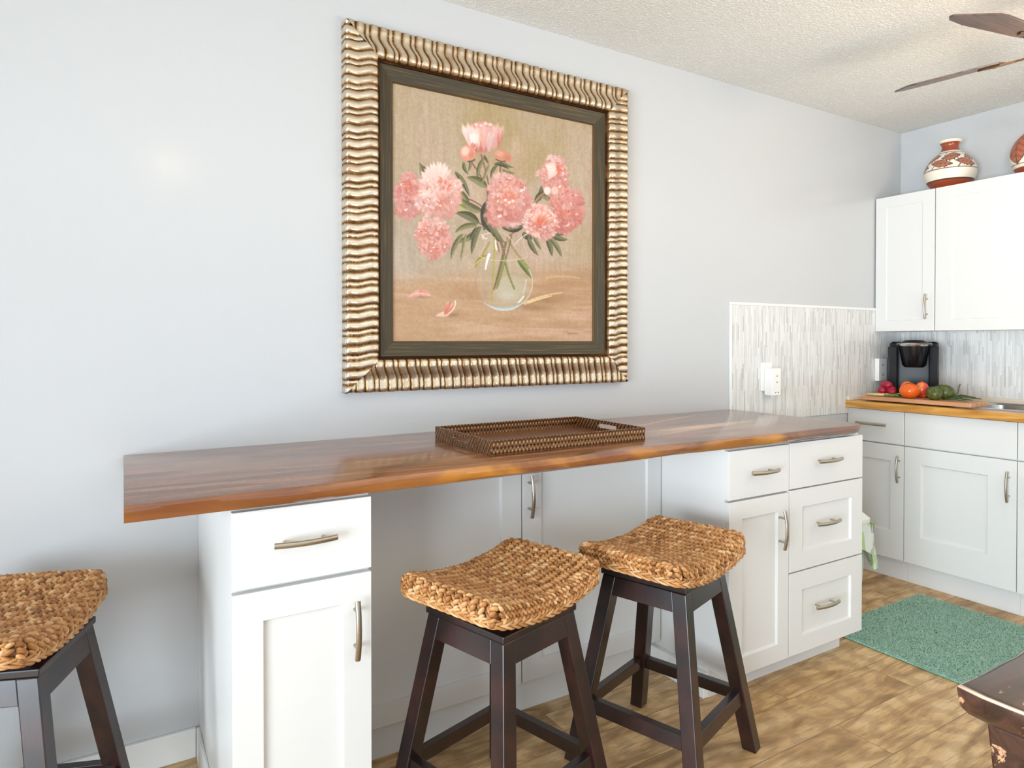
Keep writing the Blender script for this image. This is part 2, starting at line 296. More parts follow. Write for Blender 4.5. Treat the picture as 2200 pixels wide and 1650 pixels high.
def make_painting(NW=430,NH=500,seed=5):
    """oil still life of peonies, returned as an sRGB array [NH,NW,3]; row 0 is the top"""
    rng=np.random.default_rng(seed)
    cor=[(849,174),(1280,268),(1278,735),(845,733)]   # picture corners in the sketch's own units: tl,tr,br,bl
    A=[];b=[]
    for (s,t),(u,v) in zip([(0,0),(1,0),(1,1),(0,1)],cor):
        A.append([s,t,1,0,0,0,-u*s,-u*t]);b.append(u);A.append([0,0,0,s,t,1,-v*s,-v*t]);b.append(v)
    h=np.append(np.linalg.solve(np.array(A,float),np.array(b,float)),1).reshape(3,3);hi=np.linalg.inv(h)
    S,T=np.meshgrid((np.arange(NW)+.5)/NW,(np.arange(NH)+.5)/NH)
    W=h[2,0]*S+h[2,1]*T+1;X=(h[0,0]*S+h[0,1]*T+h[0,2])/W;Y=(h[1,0]*S+h[1,1]*T+h[1,2])/W
    def noise(sx,sy,octv=3):
        o=np.zeros((NH,NW));amp=1.;tot=0
        for k in range(octv):
            gx=max(2,int(NW/sx*2**k));gy=max(2,int(NH/sy*2**k));g=rng.random((gy+2,gx+2))
            xs=np.linspace(0,gx,NW);ys=np.linspace(0,gy,NH);xi=xs.astype(int);yi=ys.astype(int);fx=xs-xi;fy=ys-yi
            fx=fx*fx*(3-2*fx);fy=(fy*fy*(3-2*fy))[:,None]
            a=g[yi][:,xi]*(1-fx)+g[yi][:,xi+1]*fx;c=g[yi+1][:,xi]*(1-fx)+g[yi+1][:,xi+1]*fx
            o+=amp*(a*(1-fy)+c*fy);tot+=amp;amp*=.55
        return o/tot
    C=lambda *c:np.array(c,float)
    def mix(a,b,t):
        t=np.asarray(t);t=t[...,None] if t.ndim else t
        return a*(1-t)+b*t
    sm=lambda a,b,x:(lambda q:q*q*(3-2*q))(np.clip((x-a)/(b-a),0,1))
    # ground: grey-tan wall above, warm table below
    im=mix(C(190,168,148),C(180,160,128),noise(130,170))
    im=mix(im,C(170,146,98),sm(.5,.8,noise(150,190))*.55*sm(620,480,Y))
    im=mix(im,C(206,190,170),sm(.5,.75,noise(120,150))*.6)
    im=mix(im,C(196,160,140),sm(.5,.72,noise(60,150))*.3)
    im=mix(im,C(172,160,150),sm(.4,.1,(X-850)/420)*.35*sm(430,520,Y)*sm(640,560,Y))
    tab=mix(C(196,160,126),C(182,142,108),noise(160,26));tab=mix(tab,C(208,172,146),sm(.5,.75,noise(120,18))*.6)
    tab=mix(tab,C(160,124,92),sm(.52,.8,noise(160,22))*.45)
    im=mix(im,tab,sm(560,622,Y+10*noise(60,40)+ (X-1060)*.05))
    im+= (noise(4,40,2)-.5)[...,None]*14*sm(620,560,Y)[...,None]+(noise(5,5,2)-.5)[...,None]*10+(noise(50,4,2)-.5)[...,None]*10*sm(580,640,Y)[...,None]
    def box(x0,x1,y0,y1):
        P=np.array([[x0,y0,1],[x1,y0,1],[x1,y1,1],[x0,y1,1]],float)@hi.T;P=P[:,:2]/P[:,2:]
        a=np.floor(P.min(0)*[NW,NH]).astype(int)-1;c=np.ceil(P.max(0)*[NW,NH]).astype(int)+1
        i0,i1=max(a[1],0),min(c[1],NH);j0,j1=max(a[0],0),min(c[0],NW)
        return (slice(i0,i1),slice(j0,j1)) if i1>i0 and j1>j0 else None
    def put(sl,al,col): im[sl]=im[sl]*(1-al[...,None])+np.asarray(col)*al[...,None]
    def blob(cx,cy,rx,ry,ang,col,al=1.,soft=.3,rag=0):
        m=max(rx,ry)*1.3;sl=box(cx-m,cx+m,cy-m,cy+m)
        if sl is None:return
        x=X[sl]-cx;y=Y[sl]-cy;c,s=math.cos(ang),math.sin(ang);p=(x*c+y*s)/rx;q=(-x*s+y*c)/ry;r=np.hypot(p,q)
        if rag: 
            t=np.arctan2(q,p);ph=rng.random(4)*6
            r=r*(1+rag*(np.sin(5*t+ph[0])+np.sin(9*t+ph[1])*.8+np.sin(14*t+ph[2])*.5))
        put(sl,al*np.clip((1-r)/soft+.0,0,1),col)
    def petal(cx,cy,L,Wd,ang,ctip,cbase,al=.95,notch=.12):
        m=L*1.2+Wd;sl=box(cx-m,cx+m,cy-m,cy+m)
        if sl is None:return
        x=X[sl]-cx;y=Y[sl]-cy;c,s=math.cos(ang),math.sin(ang);p=(x*c+y*s)/L;q=(-x*s+y*c)/Wd
        w=np.sqrt(np.clip(1-(2*p-1.0)**2,0,1))*(.45+.75*p)
        top=1-notch*np.abs(np.sin(q*4+rng.random()*6))
        a=np.clip((w-np.abs(q))*4,0,1)*np.clip((top-p)*6,0,1)*(p>0)
        f=np.clip(p+.12*np.sin(q*7+rng.random()*6),0,1)**1.3
        col=cbase*(1-f[...,None])+ctip*f[...,None]+ (q[...,None]*-9)
        im[sl]=im[sl]*(1-al*a[...,None])+col*al*a[...,None]
    def line(pts,w,col,al=1.,w2=None):
        w2=w if w2 is None else w2;pts=np.array(pts,float);n=len(pts)-1
        if n==2: # quadratic smoothing
            t=np.linspace(0,1,9)[:,None];pts=(1-t)**2*pts[0]+2*t*(1-t)*pts[1]+t*t*pts[2];n=8
        for i in range(n):
            a,b_=pts[i],pts[i+1];ww=w+(w2-w)*i/n
            sl=box(min(a[0],b_[0])-ww-2,max(a[0],b_[0])+ww+2,min(a[1],b_[1])-ww-2,max(a[1],b_[1])+ww+2)
            if sl is None: continue
            d=b_-a;tt=np.clip(((X[sl]-a[0])*d[0]+(Y[sl]-a[1])*d[1])/(d@d+1e-9),0,1)
            r=np.hypot(X[sl]-a[0]-tt*d[0],Y[sl]-a[1]-tt*d[1]);put(sl,al*np.clip(ww/2-r+.5,0,1),col)
    def leaf(x0,y0,x1,y1,w,col,rib=None,bend=0.):
        m=math.hypot(x1-x0,y1-y0);sl=box(min(x0,x1)-w-8,max(x0,x1)+w+8,min(y0,y1)-w-8,max(y0,y1)+w+8)
        if sl is None:return
        c,s=(x1-x0)/m,(y1-y0)/m;p=((X[sl]-x0)*c+(Y[sl]-y0)*s)/m;q=(-(X[sl]-x0)*s+(Y[sl]-y0)*c)-bend*m*4*p*(1-p)
        ww=w*np.sqrt(np.clip(p,0,1))*np.clip(1-p,0,1)**.75*1.6
        a=np.clip((ww-np.abs(q))+.3,0,1)*(p>0)*(p<1)
        cc=np.asarray(col)*np.where(q>0,.86,1.1)[...,None]+ (q[...,None]*-1.2)+rng.normal(0,5,q.shape)[...,None]
        im[sl]=im[sl]*(1-a[...,None])+cc*a[...,None]
        if rib is not None: line([(x0,y0),((x0+x1)/2-s*bend*m*2,(y0+y1)/2+c*bend*m*2),(x1,y1)],1.2,rib,.6)
    G1,G2,G3,G4=C(106,104,76),C(124,120,86),C(90,88,70),C(146,138,98);RIB=C(140,136,102);ST=C(150,100,84)
    # shadow and light streak beside the vase
    blob(1180,645,62,16,-.1,C(150,112,78),.6,.9);blob(1150,662,60,9,.03,C(140,104,74),.55,.8);blob(1205,610,60,16,0,C(178,134,94),.4,.9)
    line([(1132,652),(1165,634),(1212,629)],6,C(226,196,146),.8,2);line([(1140,650),(1170,640),(1190,636)],4,C(232,206,160),.8,2)
    line([(1180,596),(1215,590),(1250,598)],6,C(210,176,124),.5,3)
    # stems and leaves behind
    for a in ([(1052,408),(1060,470),(1078,540)],[(1040,330),(1056,380),(1060,430)],[(1014,340),(1040,372),(1052,405)],[(1082,350),(1080,380),(1070,420)],[(995,420),(1030,428),(1050,450)],[(1160,425),(1150,470),(1100,505)],[(1050,470),(1070,500),(1090,520)],[(985,455),(1030,470),(1070,500)],[(1175,395),(1160,425),(1150,440)]):
        line(a,3.2,ST*.92,.9,2.4)
    line([(1058,400),(1050,450),(1046,490)],7,G3,.9,5)
    for l in ((1002,345,1012,372,6,G1,.1),(1016,342,1012,366,5,G2,-.1),(1048,335,1034,388,7,G2,.12),(1046,330,1056,350,4,G3,0),(1068,350,1100,362,7,G3,-.15),(1080,340,1110,358,5,G1,.1),(1085,362,1112,370,5,G2,.05),
              (984,366,1014,420,8,G1,-.06),(1052,400,1009,378,13,G2,.08),(1058,350,1040,395,5,G4,0),(1075,352,1060,382,6,G1,.1),(912,376,906,346,8,G2,.1),(922,372,914,352,6,G3,0),
              (1012,436,988,402,9,G2,.05),(1040,452,996,425,13,G2,-.08),(1034,478,984,455,14,G1,.1),(1008,448,990,436,8,C(160,158,92),0),(1030,482,982,498,9,G2,.12),(1040,485,978,520,10,G2,-.1),
              (1036,484,1018,545,9,G1,.05),(1030,486,1014,515,7,G3,0),(1000,500,973,556,8,G2,.08),(1006,500,994,560,5,G4,0),(1052,430,1046,490,13,C(88,84,72),.05),(1066,440,1052,482,9,G1,.1),
              (1160,432,1172,392,9,G3,.06),(1178,412,1154,432,9,G1,.1),(1190,430,1166,418,10,G2,.1),(1150,440,1180,408,5,C(160,120,100),0),
              (1128,500,1150,512,12,G3,0),(1140,508,1162,548,8,G1,.06),(1152,506,1168,536,6,G2,0),(1180,508,1192,550,9,G1,-.04),(1186,508,1213,552,8,G2,-.06),(1188,498,1226,514,9,G1,.12),(1200,502,1222,502,5,G3,0),
              (1060,470,1090,520,10,G2,.1),(1078,478,1110,498,9,G1,0),(1100,492,1130,486,12,G3,0),(1060,488,1082,520,9,G1,0),(1046,470,1064,500,11,G3,0)):
        leaf(*l[:5],l[5],RIB,l[6])
    # glass vase
    blob(1088,607,62,62,0,C(190,176,150),.35,.12);blob(1096,625,48,40,0,C(196,196,178),.55,.6);blob(1062,590,30,40,0,C(178,156,136),.35,.7);blob(1110,600,38,40,0,C(176,172,140),.35,.8)
    for a,w,c in (([(1068,510),(1066,560),(1061,645)],4.5,C(172,164,84)),([(1092,520),(1078,580),(1066,620)],5.5,C(132,100,82)),([(1088,560),(1082,590),(1072,618)],5,C(128,132,76)),([(1090,560),(1096,590),(1110,620)],5,C(134,130,78)),([(1095,510),(1110,540),(1130,560)],4,C(150,136,86)),([(1078,505),(1086,530),(1090,552)],6,C(126,112,80)),([(1056,520),(1040,550),(1026,572)],5,C(170,150,86)),([(1104,505),(1100,530),(1090,560)],3,C(120,96,76))):
        line(a,w,c,.85,w*.8)
    leaf(1052,548,1024,568,6,C(176,158,84),None,.1);leaf(1118,556,1148,598,11,C(128,134,82),C(160,160,110),-.05);leaf(1090,545,1072,610,5,C(130,136,80))
    t=np.linspace(0,6.28,60)
    ell=lambda cx,cy,rx,ry,a,b_:[(cx+rx*math.cos(k),cy+ry*math.sin(k)) for k in np.linspace(a,b_,26)]
    line(ell(1088,606,61,60,-.5,1.2),2.2,C(206,204,190),.7);line(ell(1088,606,61,60,1.2,2.2),3.2,C(190,204,206),.8);line(ell(1088,606,61,60,2.2,3.8),1.8,C(170,150,132),.55)
    line(ell(1086,646,42,15,.2,2.9),2.5,C(176,192,196),.7);line(ell(1087,655,30,9,.2,2.9),1.5,C(208,220,220),.7)
    line(ell(1088,546,52,13,.25,2.9),1.8,C(214,194,160),.8);line(ell(1088,545,52,12,3.3,6.1),1.2,C(190,168,144),.4)
    line([(1042,512),(1040,500),(1058,499)],2.4,C(222,210,196),.8);line([(1040,502),(1046,514),(1052,510)],2.6,C(226,216,204),.8);line([(1052,500),(1050,525),(1036,546)],1.6,C(206,190,170),.6)
    line([(1140,500),(1124,508),(1112,524)],2.6,C(216,206,190),.75);line([(1134,506),(1126,520),(1140,548)],1.6,C(206,190,170),.6);line([(1086,498),(1104,506),(1112,530)],2,C(210,196,176),.6)
    line([(1056,545),(1050,560),(1048,577)],6,C(238,236,232),.9,3);line([(1070,515),(1070,525),(1072,535)],4,C(232,226,208),.8);line([(1130,636),(1124,645),(1118,650)],3,C(236,236,224),.8);line([(1136,600),(1134,616),(1128,630)],3,C(206,212,206),.5)
    blob(1096,634,26,11,0,C(204,206,186),.45,.9)
    # peonies
    PK=dict(hi=C(246,226,216),lt=C(234,198,186),md=C(218,156,144),dk=C(192,104,96),co=C(210,106,80),la=C(206,172,174))
    def peony(cx,cy,rx,ry,tone=0.,warm=.4,n=90,core=(0,0),lav=.3,seed=0):
        r=np.random.default_rng(seed+17)
        pal=lambda lift:(PK['md']*(1-lift)+PK['hi']*lift)*(1-tone)+tone*(PK['dk']*(1-lift)+PK['md']*lift)
        blob(cx,cy,rx*.93,ry*.93,0,pal(.25),1,.12,.035)
        blob(cx+rx*.2,cy+ry*.25,rx*.7,ry*.7,0,PK['la']*(1-.3*tone)+PK['md']*.3*tone-6,.7*lav*2,.8)
        n=int(n*.62)
        for k in range(n):
            q=k/n;rad=(1-q)**.55*.98                     # from the rim to the heart
            a=r.random()*6.283;px=cx+core[0]*q+rx*(rad-.33)*math.cos(a);py=cy+core[1]*q+ry*(rad-.33)*math.sin(a)
            lit=.6-.38*math.cos(a-.9)*rad+.26*r.normal();lit=min(max(lit,0),1)
            wm=min(1,max(0,warm*(1.25-rad)+.22*r.normal()))
            tip=pal(lit);base=pal(lit*.35)*(1-wm)+(PK['co'] if r.random()<.6 else PK['dk'])*wm
            if r.random()<lav*.5: base=base*.5+PK['la']*.5
            L=(rx+ry)*.5*(.34+.26*r.random());
            dr=math.atan2(ry*math.sin(a),rx*math.cos(a))+.4*r.normal();w_=L*(.42+.3*r.random())
            petal(px-1,py+2,L*1.03,w_*1.08,dr,base*.93,base*.86,.55,.15);petal(px,py,L,w_,dr,tip,base,.95,.2)
        for k in range(n//5):                            # loose light flicks and dark accents
            a=r.random()*6.283;rad=r.random()**.6*.85;px=cx+rx*rad*math.cos(a);py=cy+ry*rad*math.sin(a);b2=a+1.3+.5*r.normal();l=3+5*r.random()
            col=PK['hi']+4 if r.random()<.6 else (PK['co'] if r.random()<.6 else PK['dk'])
            line([(px,py),(px+l*math.cos(b2)*.6+1,py+l*math.sin(b2)*.6),(px+l*math.cos(b2+.6),py+l*math.sin(b2+.6))],2.6,col*(1-.1*tone),.6,1.2)
    peony(882,420,28,58,.5,.45,70,(4,-10),.9,1);peony(884,392,20,32,.35,.8,26,(4,0),.1,12)
    peony(937,510,40,50,.12,.75,95,(-4,-14),.25,3)
    peony(946,408,47,62,0.,.32,120,(10,6),.22,2)
    for a_,l_ in ((-1.9,1),(-1.6,1.05),(-1.3,1),(-2.3,.9),(-1.05,.9),(2.8,.8)):   # upright pale petals on top
        petal(946+14*math.cos(a_),400+18*math.sin(a_),42*l_,12,a_,PK['hi'],PK['lt'],.9,.25)
    for k in range(7): petal(962+6*math.cos(k),392+8*math.sin(k*1.3),17,7,k*.9,PK['hi'],PK['co'],.8)
    peony(1225,450,38,52,.72,.35,95,(-6,6),.3,7)
    peony(1196,380,32,50,.22,.5,70,(6,-14),.25,6);blob(1203,366,11,15,.2,C(214,112,86),.75,.6)
    for k in range(5): petal(1196-3*k,372+3*k,30,12,-2.0+.25*k,PK['hi'],PK['lt'],.85,.2)
    blob(1198,408,10,11,0,PK['lt'],.9,.4);blob(1182,408,9,11,0,PK['hi'],.9,.4)
    peony(1098,428,50,62,.42,.55,130,(6,0),.3,5)
    for k in range(9): petal(1098+8*math.cos(k*.9),424+9*math.sin(k*.9),18,8,k*.7+2,PK['lt'],C(216,118,92),.75)
    for x,y in ((1092,428),(1100,433),(1108,430),(1126,408),(1080,462)): blob(x,y,5,4,0,C(240,226,226),.85,.5)
    peony(1166,474,38,42,0.,.75,85,(0,2),.1,8)
    for k in range(7): petal(1166+4*math.cos(k),478+4*math.sin(k),26,9,-1.6+.35*(k-3),PK['hi'],PK['co'],.8,.1)
    # the half-open bloom at the top with two buds
    blob(1042,290,38,34,0,PK['md'],1,.1);blob(1040,314,26,14,0,PK['dk'],.8,.5)
    for x,y,l,w,a_,tp,bs in ((1066,322,66,17,-1.35,PK['lt'],PK['md']),(1060,326,64,15,-1.72,PK['la']+14,PK['md']),(1022,318,64,14,-1.86,PK['hi'],PK['lt']),(1046,324,66,15,-1.55,PK['lt'],PK['md']),(1034,322,62,14,-1.78,PK['hi'],PK['lt']),(1078,316,48,9,-1.5,PK['lt'],PK['dk']),
        (1016,306,40,9,-1.7,PK['hi'],PK['la']+10),(1026,318,40,12,-1.6,PK['hi']+4,PK['hi']),(1054,326,52,11,-1.35,PK['lt'],PK['la']),(1030,325,26,8,-1.4,PK['hi'],PK['dk']),(1018,322,22,7,-1.2,PK['md'],PK['dk'])):
        petal(x,y,l,w,a_,tp,bs,.9,.14)
    for x in (1030,1040,1050,1060): blob(x,263+2*(x%3),5,4,0,PK['hi'],.8,.5)
    blob(1011,326,18,18,.2,C(224,150,130),1,.15);blob(1006,322,11,13,.3,C(240,206,190),.9,.5);blob(1019,330,8,11,.3,C(208,122,102),.6,.6);line([(1012,344),(1018,346),(1026,340)],3,G3,.9)
    blob(1087,333,21,14,.35,C(208,142,118),1,.15);blob(1080,328,12,8,.3,C(222,166,142),.8,.5);blob(1096,338,10,7,.4,C(198,126,104),.7,.5);line([(1072,340),(1082,346),(1092,344)],2.5,G3,.8)
    # fallen petals
    blob(910,636,24,5,0,C(150,114,92),.6,.8);petal(880,636,34,9,-.35,C(226,168,154),C(214,158,142),.95);petal(930,634,30,11,-2.7,C(206,140,124),C(226,168,150),.95);line([(882,636),(905,622),(928,634)],2,C(238,196,184),.7)
    blob(975,676,26,6,0,C(146,108,84),.6,.8);petal(938,678,36,8,-.2,C(236,190,172),C(232,196,176),.95);petal(958,676,34,13,-1.0,C(232,182,166),C(206,116,94),.95);line([(968,672),(984,662),(982,645)],2.6,C(244,216,204),.9);line([(960,672),(968,660),(972,648)],2.4,C(206,112,92),.8)
    # illegible dark scrawl of a signature
    line([(1216,711),(1218,718)],1.1,C(140,108,84),.55)
    for k in range(7): line([(1222+3.4*k,719-(6 if k==0 else 0)),(1224+3.4*k,713+2*(k%2)),(1226+3.4*k,719)],1.0,C(140,108,84),.5)
    im+=(noise(3,3,1)-.5)[...,None]*9
    return np.clip(im*.955,0,255)/255.
# ------------------------------------------------------------------ the room
CX,CH=3.96,2.44; RX0,RY0=-2.6,-5.0
def plane_box(name,m,*b):
    mb=MB(); mb.box(*b); return struct(mb.build(name,m))
plane_box('wall_back',WALL,RX0,CX,0,.12,0,CH)
plane_box('wall_right',WALL,CX,CX+.12,RY0,.12,0,CH)
plane_box('ceiling',CEIL,RX0-.12,CX+.12,RY0-.12,.12,CH,CH+.1)
plane_box('floor',FLOOR,RX0-.12,CX+.12,RY0-.12,.12,-.1,0)
def wall_with_hole(name,pl,P0,P1,a0,a1,h0,h1,z0,z1):
    mb=MB(); put=(lambda *b:mb.box(b[0],b[1],P0,P1,b[2],b[3])) if pl=='y' else (lambda *b:mb.box(P0,P1,b[0],b[1],b[2],b[3]))
    put(a0,h0,0,CH); put(h1,a1,0,CH)
    if z0>0: put(h0,h1,0,z0)
    put(h0,h1,z1,CH); return struct(mb.build(name,WALL))
wall_with_hole('wall_left','x',RX0-.12,RX0,RY0,.0,-4.55,-1.45,.06,2.18)
wall_with_hole('wall_rear','y',RY0-.12,RY0,RX0,CX,-1.2,2.4,.03,2.15)
def glazing(name,pl,P,a0,a1,z0,z1,nm):
    r=struct(bpy.data.objects.new(name,None)); COL.objects.link(r)
    put=lambda mb,*b:(mb.box(b[0],b[1],P-.03,P+.03,b[2],b[3]) if pl=='y' else mb.box(P-.03,P+.03,b[0],b[1],b[2],b[3]))
    mb=MB(); put(mb,a0,a1,z0,z0+.05); put(mb,a0,a1,z1-.05,z1)
    for k in range(nm+1):
        c=a0+(a1-a0)*k/nm; put(mb,max(a0,c-.03),min(a1,c+.03),z0,z1)
    mb.build('window_frame',TRIM,r); return r
glazing('window_1','x',RX0-.06,-4.55,-1.45,.06,2.18,2); glazing('window_2','y',RY0-.06,-1.2,2.4,.03,2.15,2)
mb=MB(); mb.box(RX0,.212,-.014,0,0,.087); struct(mb.build('baseboard_back',TRIM,bevel=.003))

# mosaic splashback on both walls, its white edge trim and the pale upstand behind the counter
mb=MB(); mb.box(2.518,3.9535,-.0065,0,.84,1.402); struct(mb.build('trim_1',TILEX))
mb=MB(); mb.box(2.506,3.694,-.010,0,1.402,1.416); mb.box(2.506,2.518,-.010,0,.84,1.402); struct(mb.build('trim_2',TRIM,bevel=.002))
mb=MB(); mb.box(CX-.0065,CX,-1.7,0,.89,1.30); struct(mb.build('trim_3',TILEY))
mb=MB(); mb.box(CX-.022,CX-.0065,-1.7,-.0065,.909,.934); mb.box(3.425,CX-.022,-.022,-.0065,.909,.930); struct(mb.build('trim_4',GROUT,bevel=.003))

# ------------------------------------------------------------------ counter run along the main wall
def base_mould(parent,*b):
    mb=MB(); mb.box(*b); return mb.build('base_moulding',TRIM,parent,bevel=.003)
YF=-.625                                  # carcass front; door fronts stand 2 cm proud
# narrow cabinet at the left end
c=thing('base_cabinet','narrow white cabinet, one drawer over one door, under the left end of the wood slab','cabinet',(.375,-.31,0))
mb=MB(); mb.box(.222,.529,YF,-.001,.095,.868); mb.build('body',WHITE,c,bevel=.001)
mb=MB(); mb.box(.222,.529,-.55,-.001,0,.095); mb.build('toe_kick',WHITE,c)
base_mould(c,.212,.222,-.55,-.015,0,.09)
d=slabfront('drawer','y',YF,.219,.531,.690,.862,c); handle('y',YF-.02,.372,.783,.137,False,d)
d=shaker('door','y',YF,.219,.531,.093,.684,.064,.066,.066,c,st2=.068); handle('y',YF-.02,.488,.558,.137,True,d)
# shallow cabinet in the knee space
c=thing('base_cabinet','shallow white two-door cabinet set back in the knee space behind the stools','cabinet',(1.15,-.16,0))
mb=MB(); mb.box(.5305,1.7615,-.31,-.001,.105,.868); mb.build('body',WHITE,c)
mb=MB(); mb.box(.5305,1.7615,-.295,-.001,0,.105); mb.build('toe_kick',WHITE,c)
for a,b_ in ((.535,1.147),(1.1485,1.7605)):
    d=shaker('door','y',-.31,a,b_,.108,.862,.074,.066,.064,c,st2=.066 if a>1 else .074)
    if a>1: handle('y',-.33,1.172,.723,.137,True,d)
# cabinet of drawers at the right end
c=thing('base_cabinet','wide white cabinet with one door and four drawers under the right end of the slab','cabinet',(2.14,-.31,0))
mb=MB(); mb.box(1.763,2.524,YF,-.001,.095,.868); mb.build('body',WHITE,c,bevel=.001)
mb=MB(); mb.box(1.763,2.512,-.56,-.001,0,.095); mb.build('toe_kick',WHITE,c)
base_mould(c,1.738,1.763,-.56,-.296,0,.085)
R0,RM,R1=1.763,2.079,2.526
d=slabfront('drawer','y',YF,R0,RM-.002,.694,.862,c); handle('y',YF-.02,1.922,.781,.137,False,d)
d=slabfront('drawer','y',YF,RM,R1,.696,.864,c); handle('y',YF-.02,2.287,.788,.137,False,d)
d=shaker('door','y',YF,R0,RM-.002,.093,.690,.066,.062,.062,c,st2=.060); handle('y',YF-.02,2.021,.565,.135,True,d)
d=shaker('drawer','y',YF,RM,R1,.396,.694,.072,.066,.066,c); handle('y',YF-.02,2.279,.558,.135,False,d)
d=shaker('drawer','y',YF,RM,R1,.093,.394,.072,.068,.064,c); handle('y',YF-.02,2.273,.254,.135,False,d)

# the thick live-edge slab
def yfront(x): return -.664-.006*math.sin(x*2.1+1.2)-.004*math.sin(x*7.3)-.0018*math.sin(x*19+1)
mb=MB(); L=[]; NX=140
for i in range(NX+1):
    t=i/NX; x=.031+(2.508-.031)*t; y=yfront(x); wv=.003*math.sin(x*11+.4)+.003*math.sin(x*4.7)
    prof=[(-.001,.9075),(y+.010,.9075),(y+.004,.9055),(y+.001,.900),(y-.002+wv,.892),(y+.001+wv,.880),(y+.008,.872),(y+.018,.8695),(-.001,.8695)]
    ex=max(0,(t-.975)/.025); l=[]
    for (yy,zz) in prof:
        xx=x-(.034*((.9075-zz)/.038)**1.5)*ex**2 ; l.append((xx+.0145*yy*(1-t),yy+.012*ex**3*(1 if yy<-.3 else 0),zz))
    L.append(l)
mb.loft(L); tag(mb.build('countertop',SLAB,None,smooth=True,auto=35),'long dark wood slab worktop with a live edge, on the white cabinets','worktop')

# ------------------------------------------------------------------ kitchen run along the right wall
XF=3.465
def kitchen_base(label,y1,y0,drawer_handle,door_handle,pn):
    c=thing('base_cabinet',label,'cabinet',(3.7,(y0+y1)/2,0))
    mb=MB(); mb.box(XF,CX-.001,y0,y1,.105,.872 if y1>-.3 else .762)
    if y1<-.3: mb.box(XF,XF+.019,y0,y1,.762,.872); mb.box(XF+.019,CX-.001,y0,y0+.016,.762,.772)
    mb.build('body',WHITE,c)
    mb=MB(); mb.box(XF+.022,CX-.001,y0,y1,0,.105); mb.build('toe_kick',WHITE,c)
    d=slabfront('drawer','x',XF,y0,y1,.700,.870,c)
    if drawer_handle is not None: handle('x',XF-.02,drawer_handle,.795,.16,False,d)
    d=shaker('door','x',XF,y0,y1,.109,.697,pn[0],.082,.140,c,st2=pn[1]); 
    if door_handle is not None: handle('x',XF-.02,door_handle,.578,.135,True,d)
kitchen_base('white corner cabinet, one drawer over a door, between bin and sink cabinet',-.002,-.306,-.145,-.285,(.068,.060))
kitchen_base('white sink cabinet with a wide panelled door behind the teal rug',-.3065,-.798,None,-.769,(.115,.080))
kitchen_base('white cabinet cut by the right picture edge, beyond the sink cabinet',-.7985,-1.40,None,-.85,(.08,.08))
# counter with the sink cut-out
SX0,SX1,SY0,SY1=3.535,3.90,-1.30,-.50
mb=MB(); z0,z1=.873,.909; mb.box(3.42,SX0,-1.7,-.0066,z0,z1); mb.box(SX1,CX-.0066,-1.7,-.0066,z0,z1); mb.box(SX0,SX1,SY1,-.0066,z0,z1); mb.box(SX0,SX1,-1.7,SY0,z0,z1)
tag(mb.build('countertop',HONEY,None),'honey coloured wooden kitchen worktop holding the sink and cutting board','worktop')
s=thing('kitchen_sink','stainless steel sink let into the honey wooden worktop','sink',(3.72,-.9,.91))
def rrect(x0,x1,y0,y1,r,z,n=5):
    p=[]
    for (cx,cy,a) in ((x1-r,y1-r,0),(x0+r,y1-r,90),(x0+r,y0+r,180),(x1-r,y0+r,270)):
        for k in range(n+1): t=math.radians(a+90*k/n); p.append((cx+r*math.cos(t),cy+r*math.sin(t),z))
    return p
mb=MB(); mb.loft([rrect(SX0-.018,SX1+.018,SY0-.018,SY1+.018,.03,.9095),rrect(SX0-.018,SX1+.018,SY0-.018,SY1+.018,.03,.9135),rrect(SX0+.012,SX1-.012,SY0+.012,SY1-.012,.05,.9145),rrect(SX0+.02,SX1-.02,SY0+.02,SY1-.02,.05,.905)],cap=False); mb.build('rim',STEEL,s,smooth=True,auto=40)
mb=MB(); L=[rrect(SX0+.02,SX1-.02,SY0+.02,SY1-.02,.05,.905),rrect(SX0+.03,SX1-.03,SY0+.03,SY1-.03,.05,.80),rrect(SX0+.045,SX1-.045,SY0+.045,SY1-.045,.04,.775)]; mb.loft(L,cap=False); b=len(mb.v)-24; mb.f.append(tuple(range(b,b+24))); mb.mi.append(0)
mb.build('basin',STEEL,s,smooth=True,auto=40)

# wall cupboards
UF=3.715
c=thing('wall_cabinet','white wall cupboards hung over the coffee maker and sink','cabinet',(3.83,-.45,1.66))
mb=MB(); mb.box(UF,CX-.007,-.955,-.011,1.285,2.03); mb.build('body',WHITE,c,bevel=.001)
def flatdoor(a0,a1,st):
    return shaker('door','x',UF,a0,a1,1.283,2.03,st,.058,.058,c,sink=.0165)
d=flatdoor(-.322,-.006,.060); handle('x',UF-.02,-.287,1.412,.130,True,d)
d=flatdoor(-.955,-.3235,.080); handle('x',UF-.02,-.905,1.412,.130,True,d)

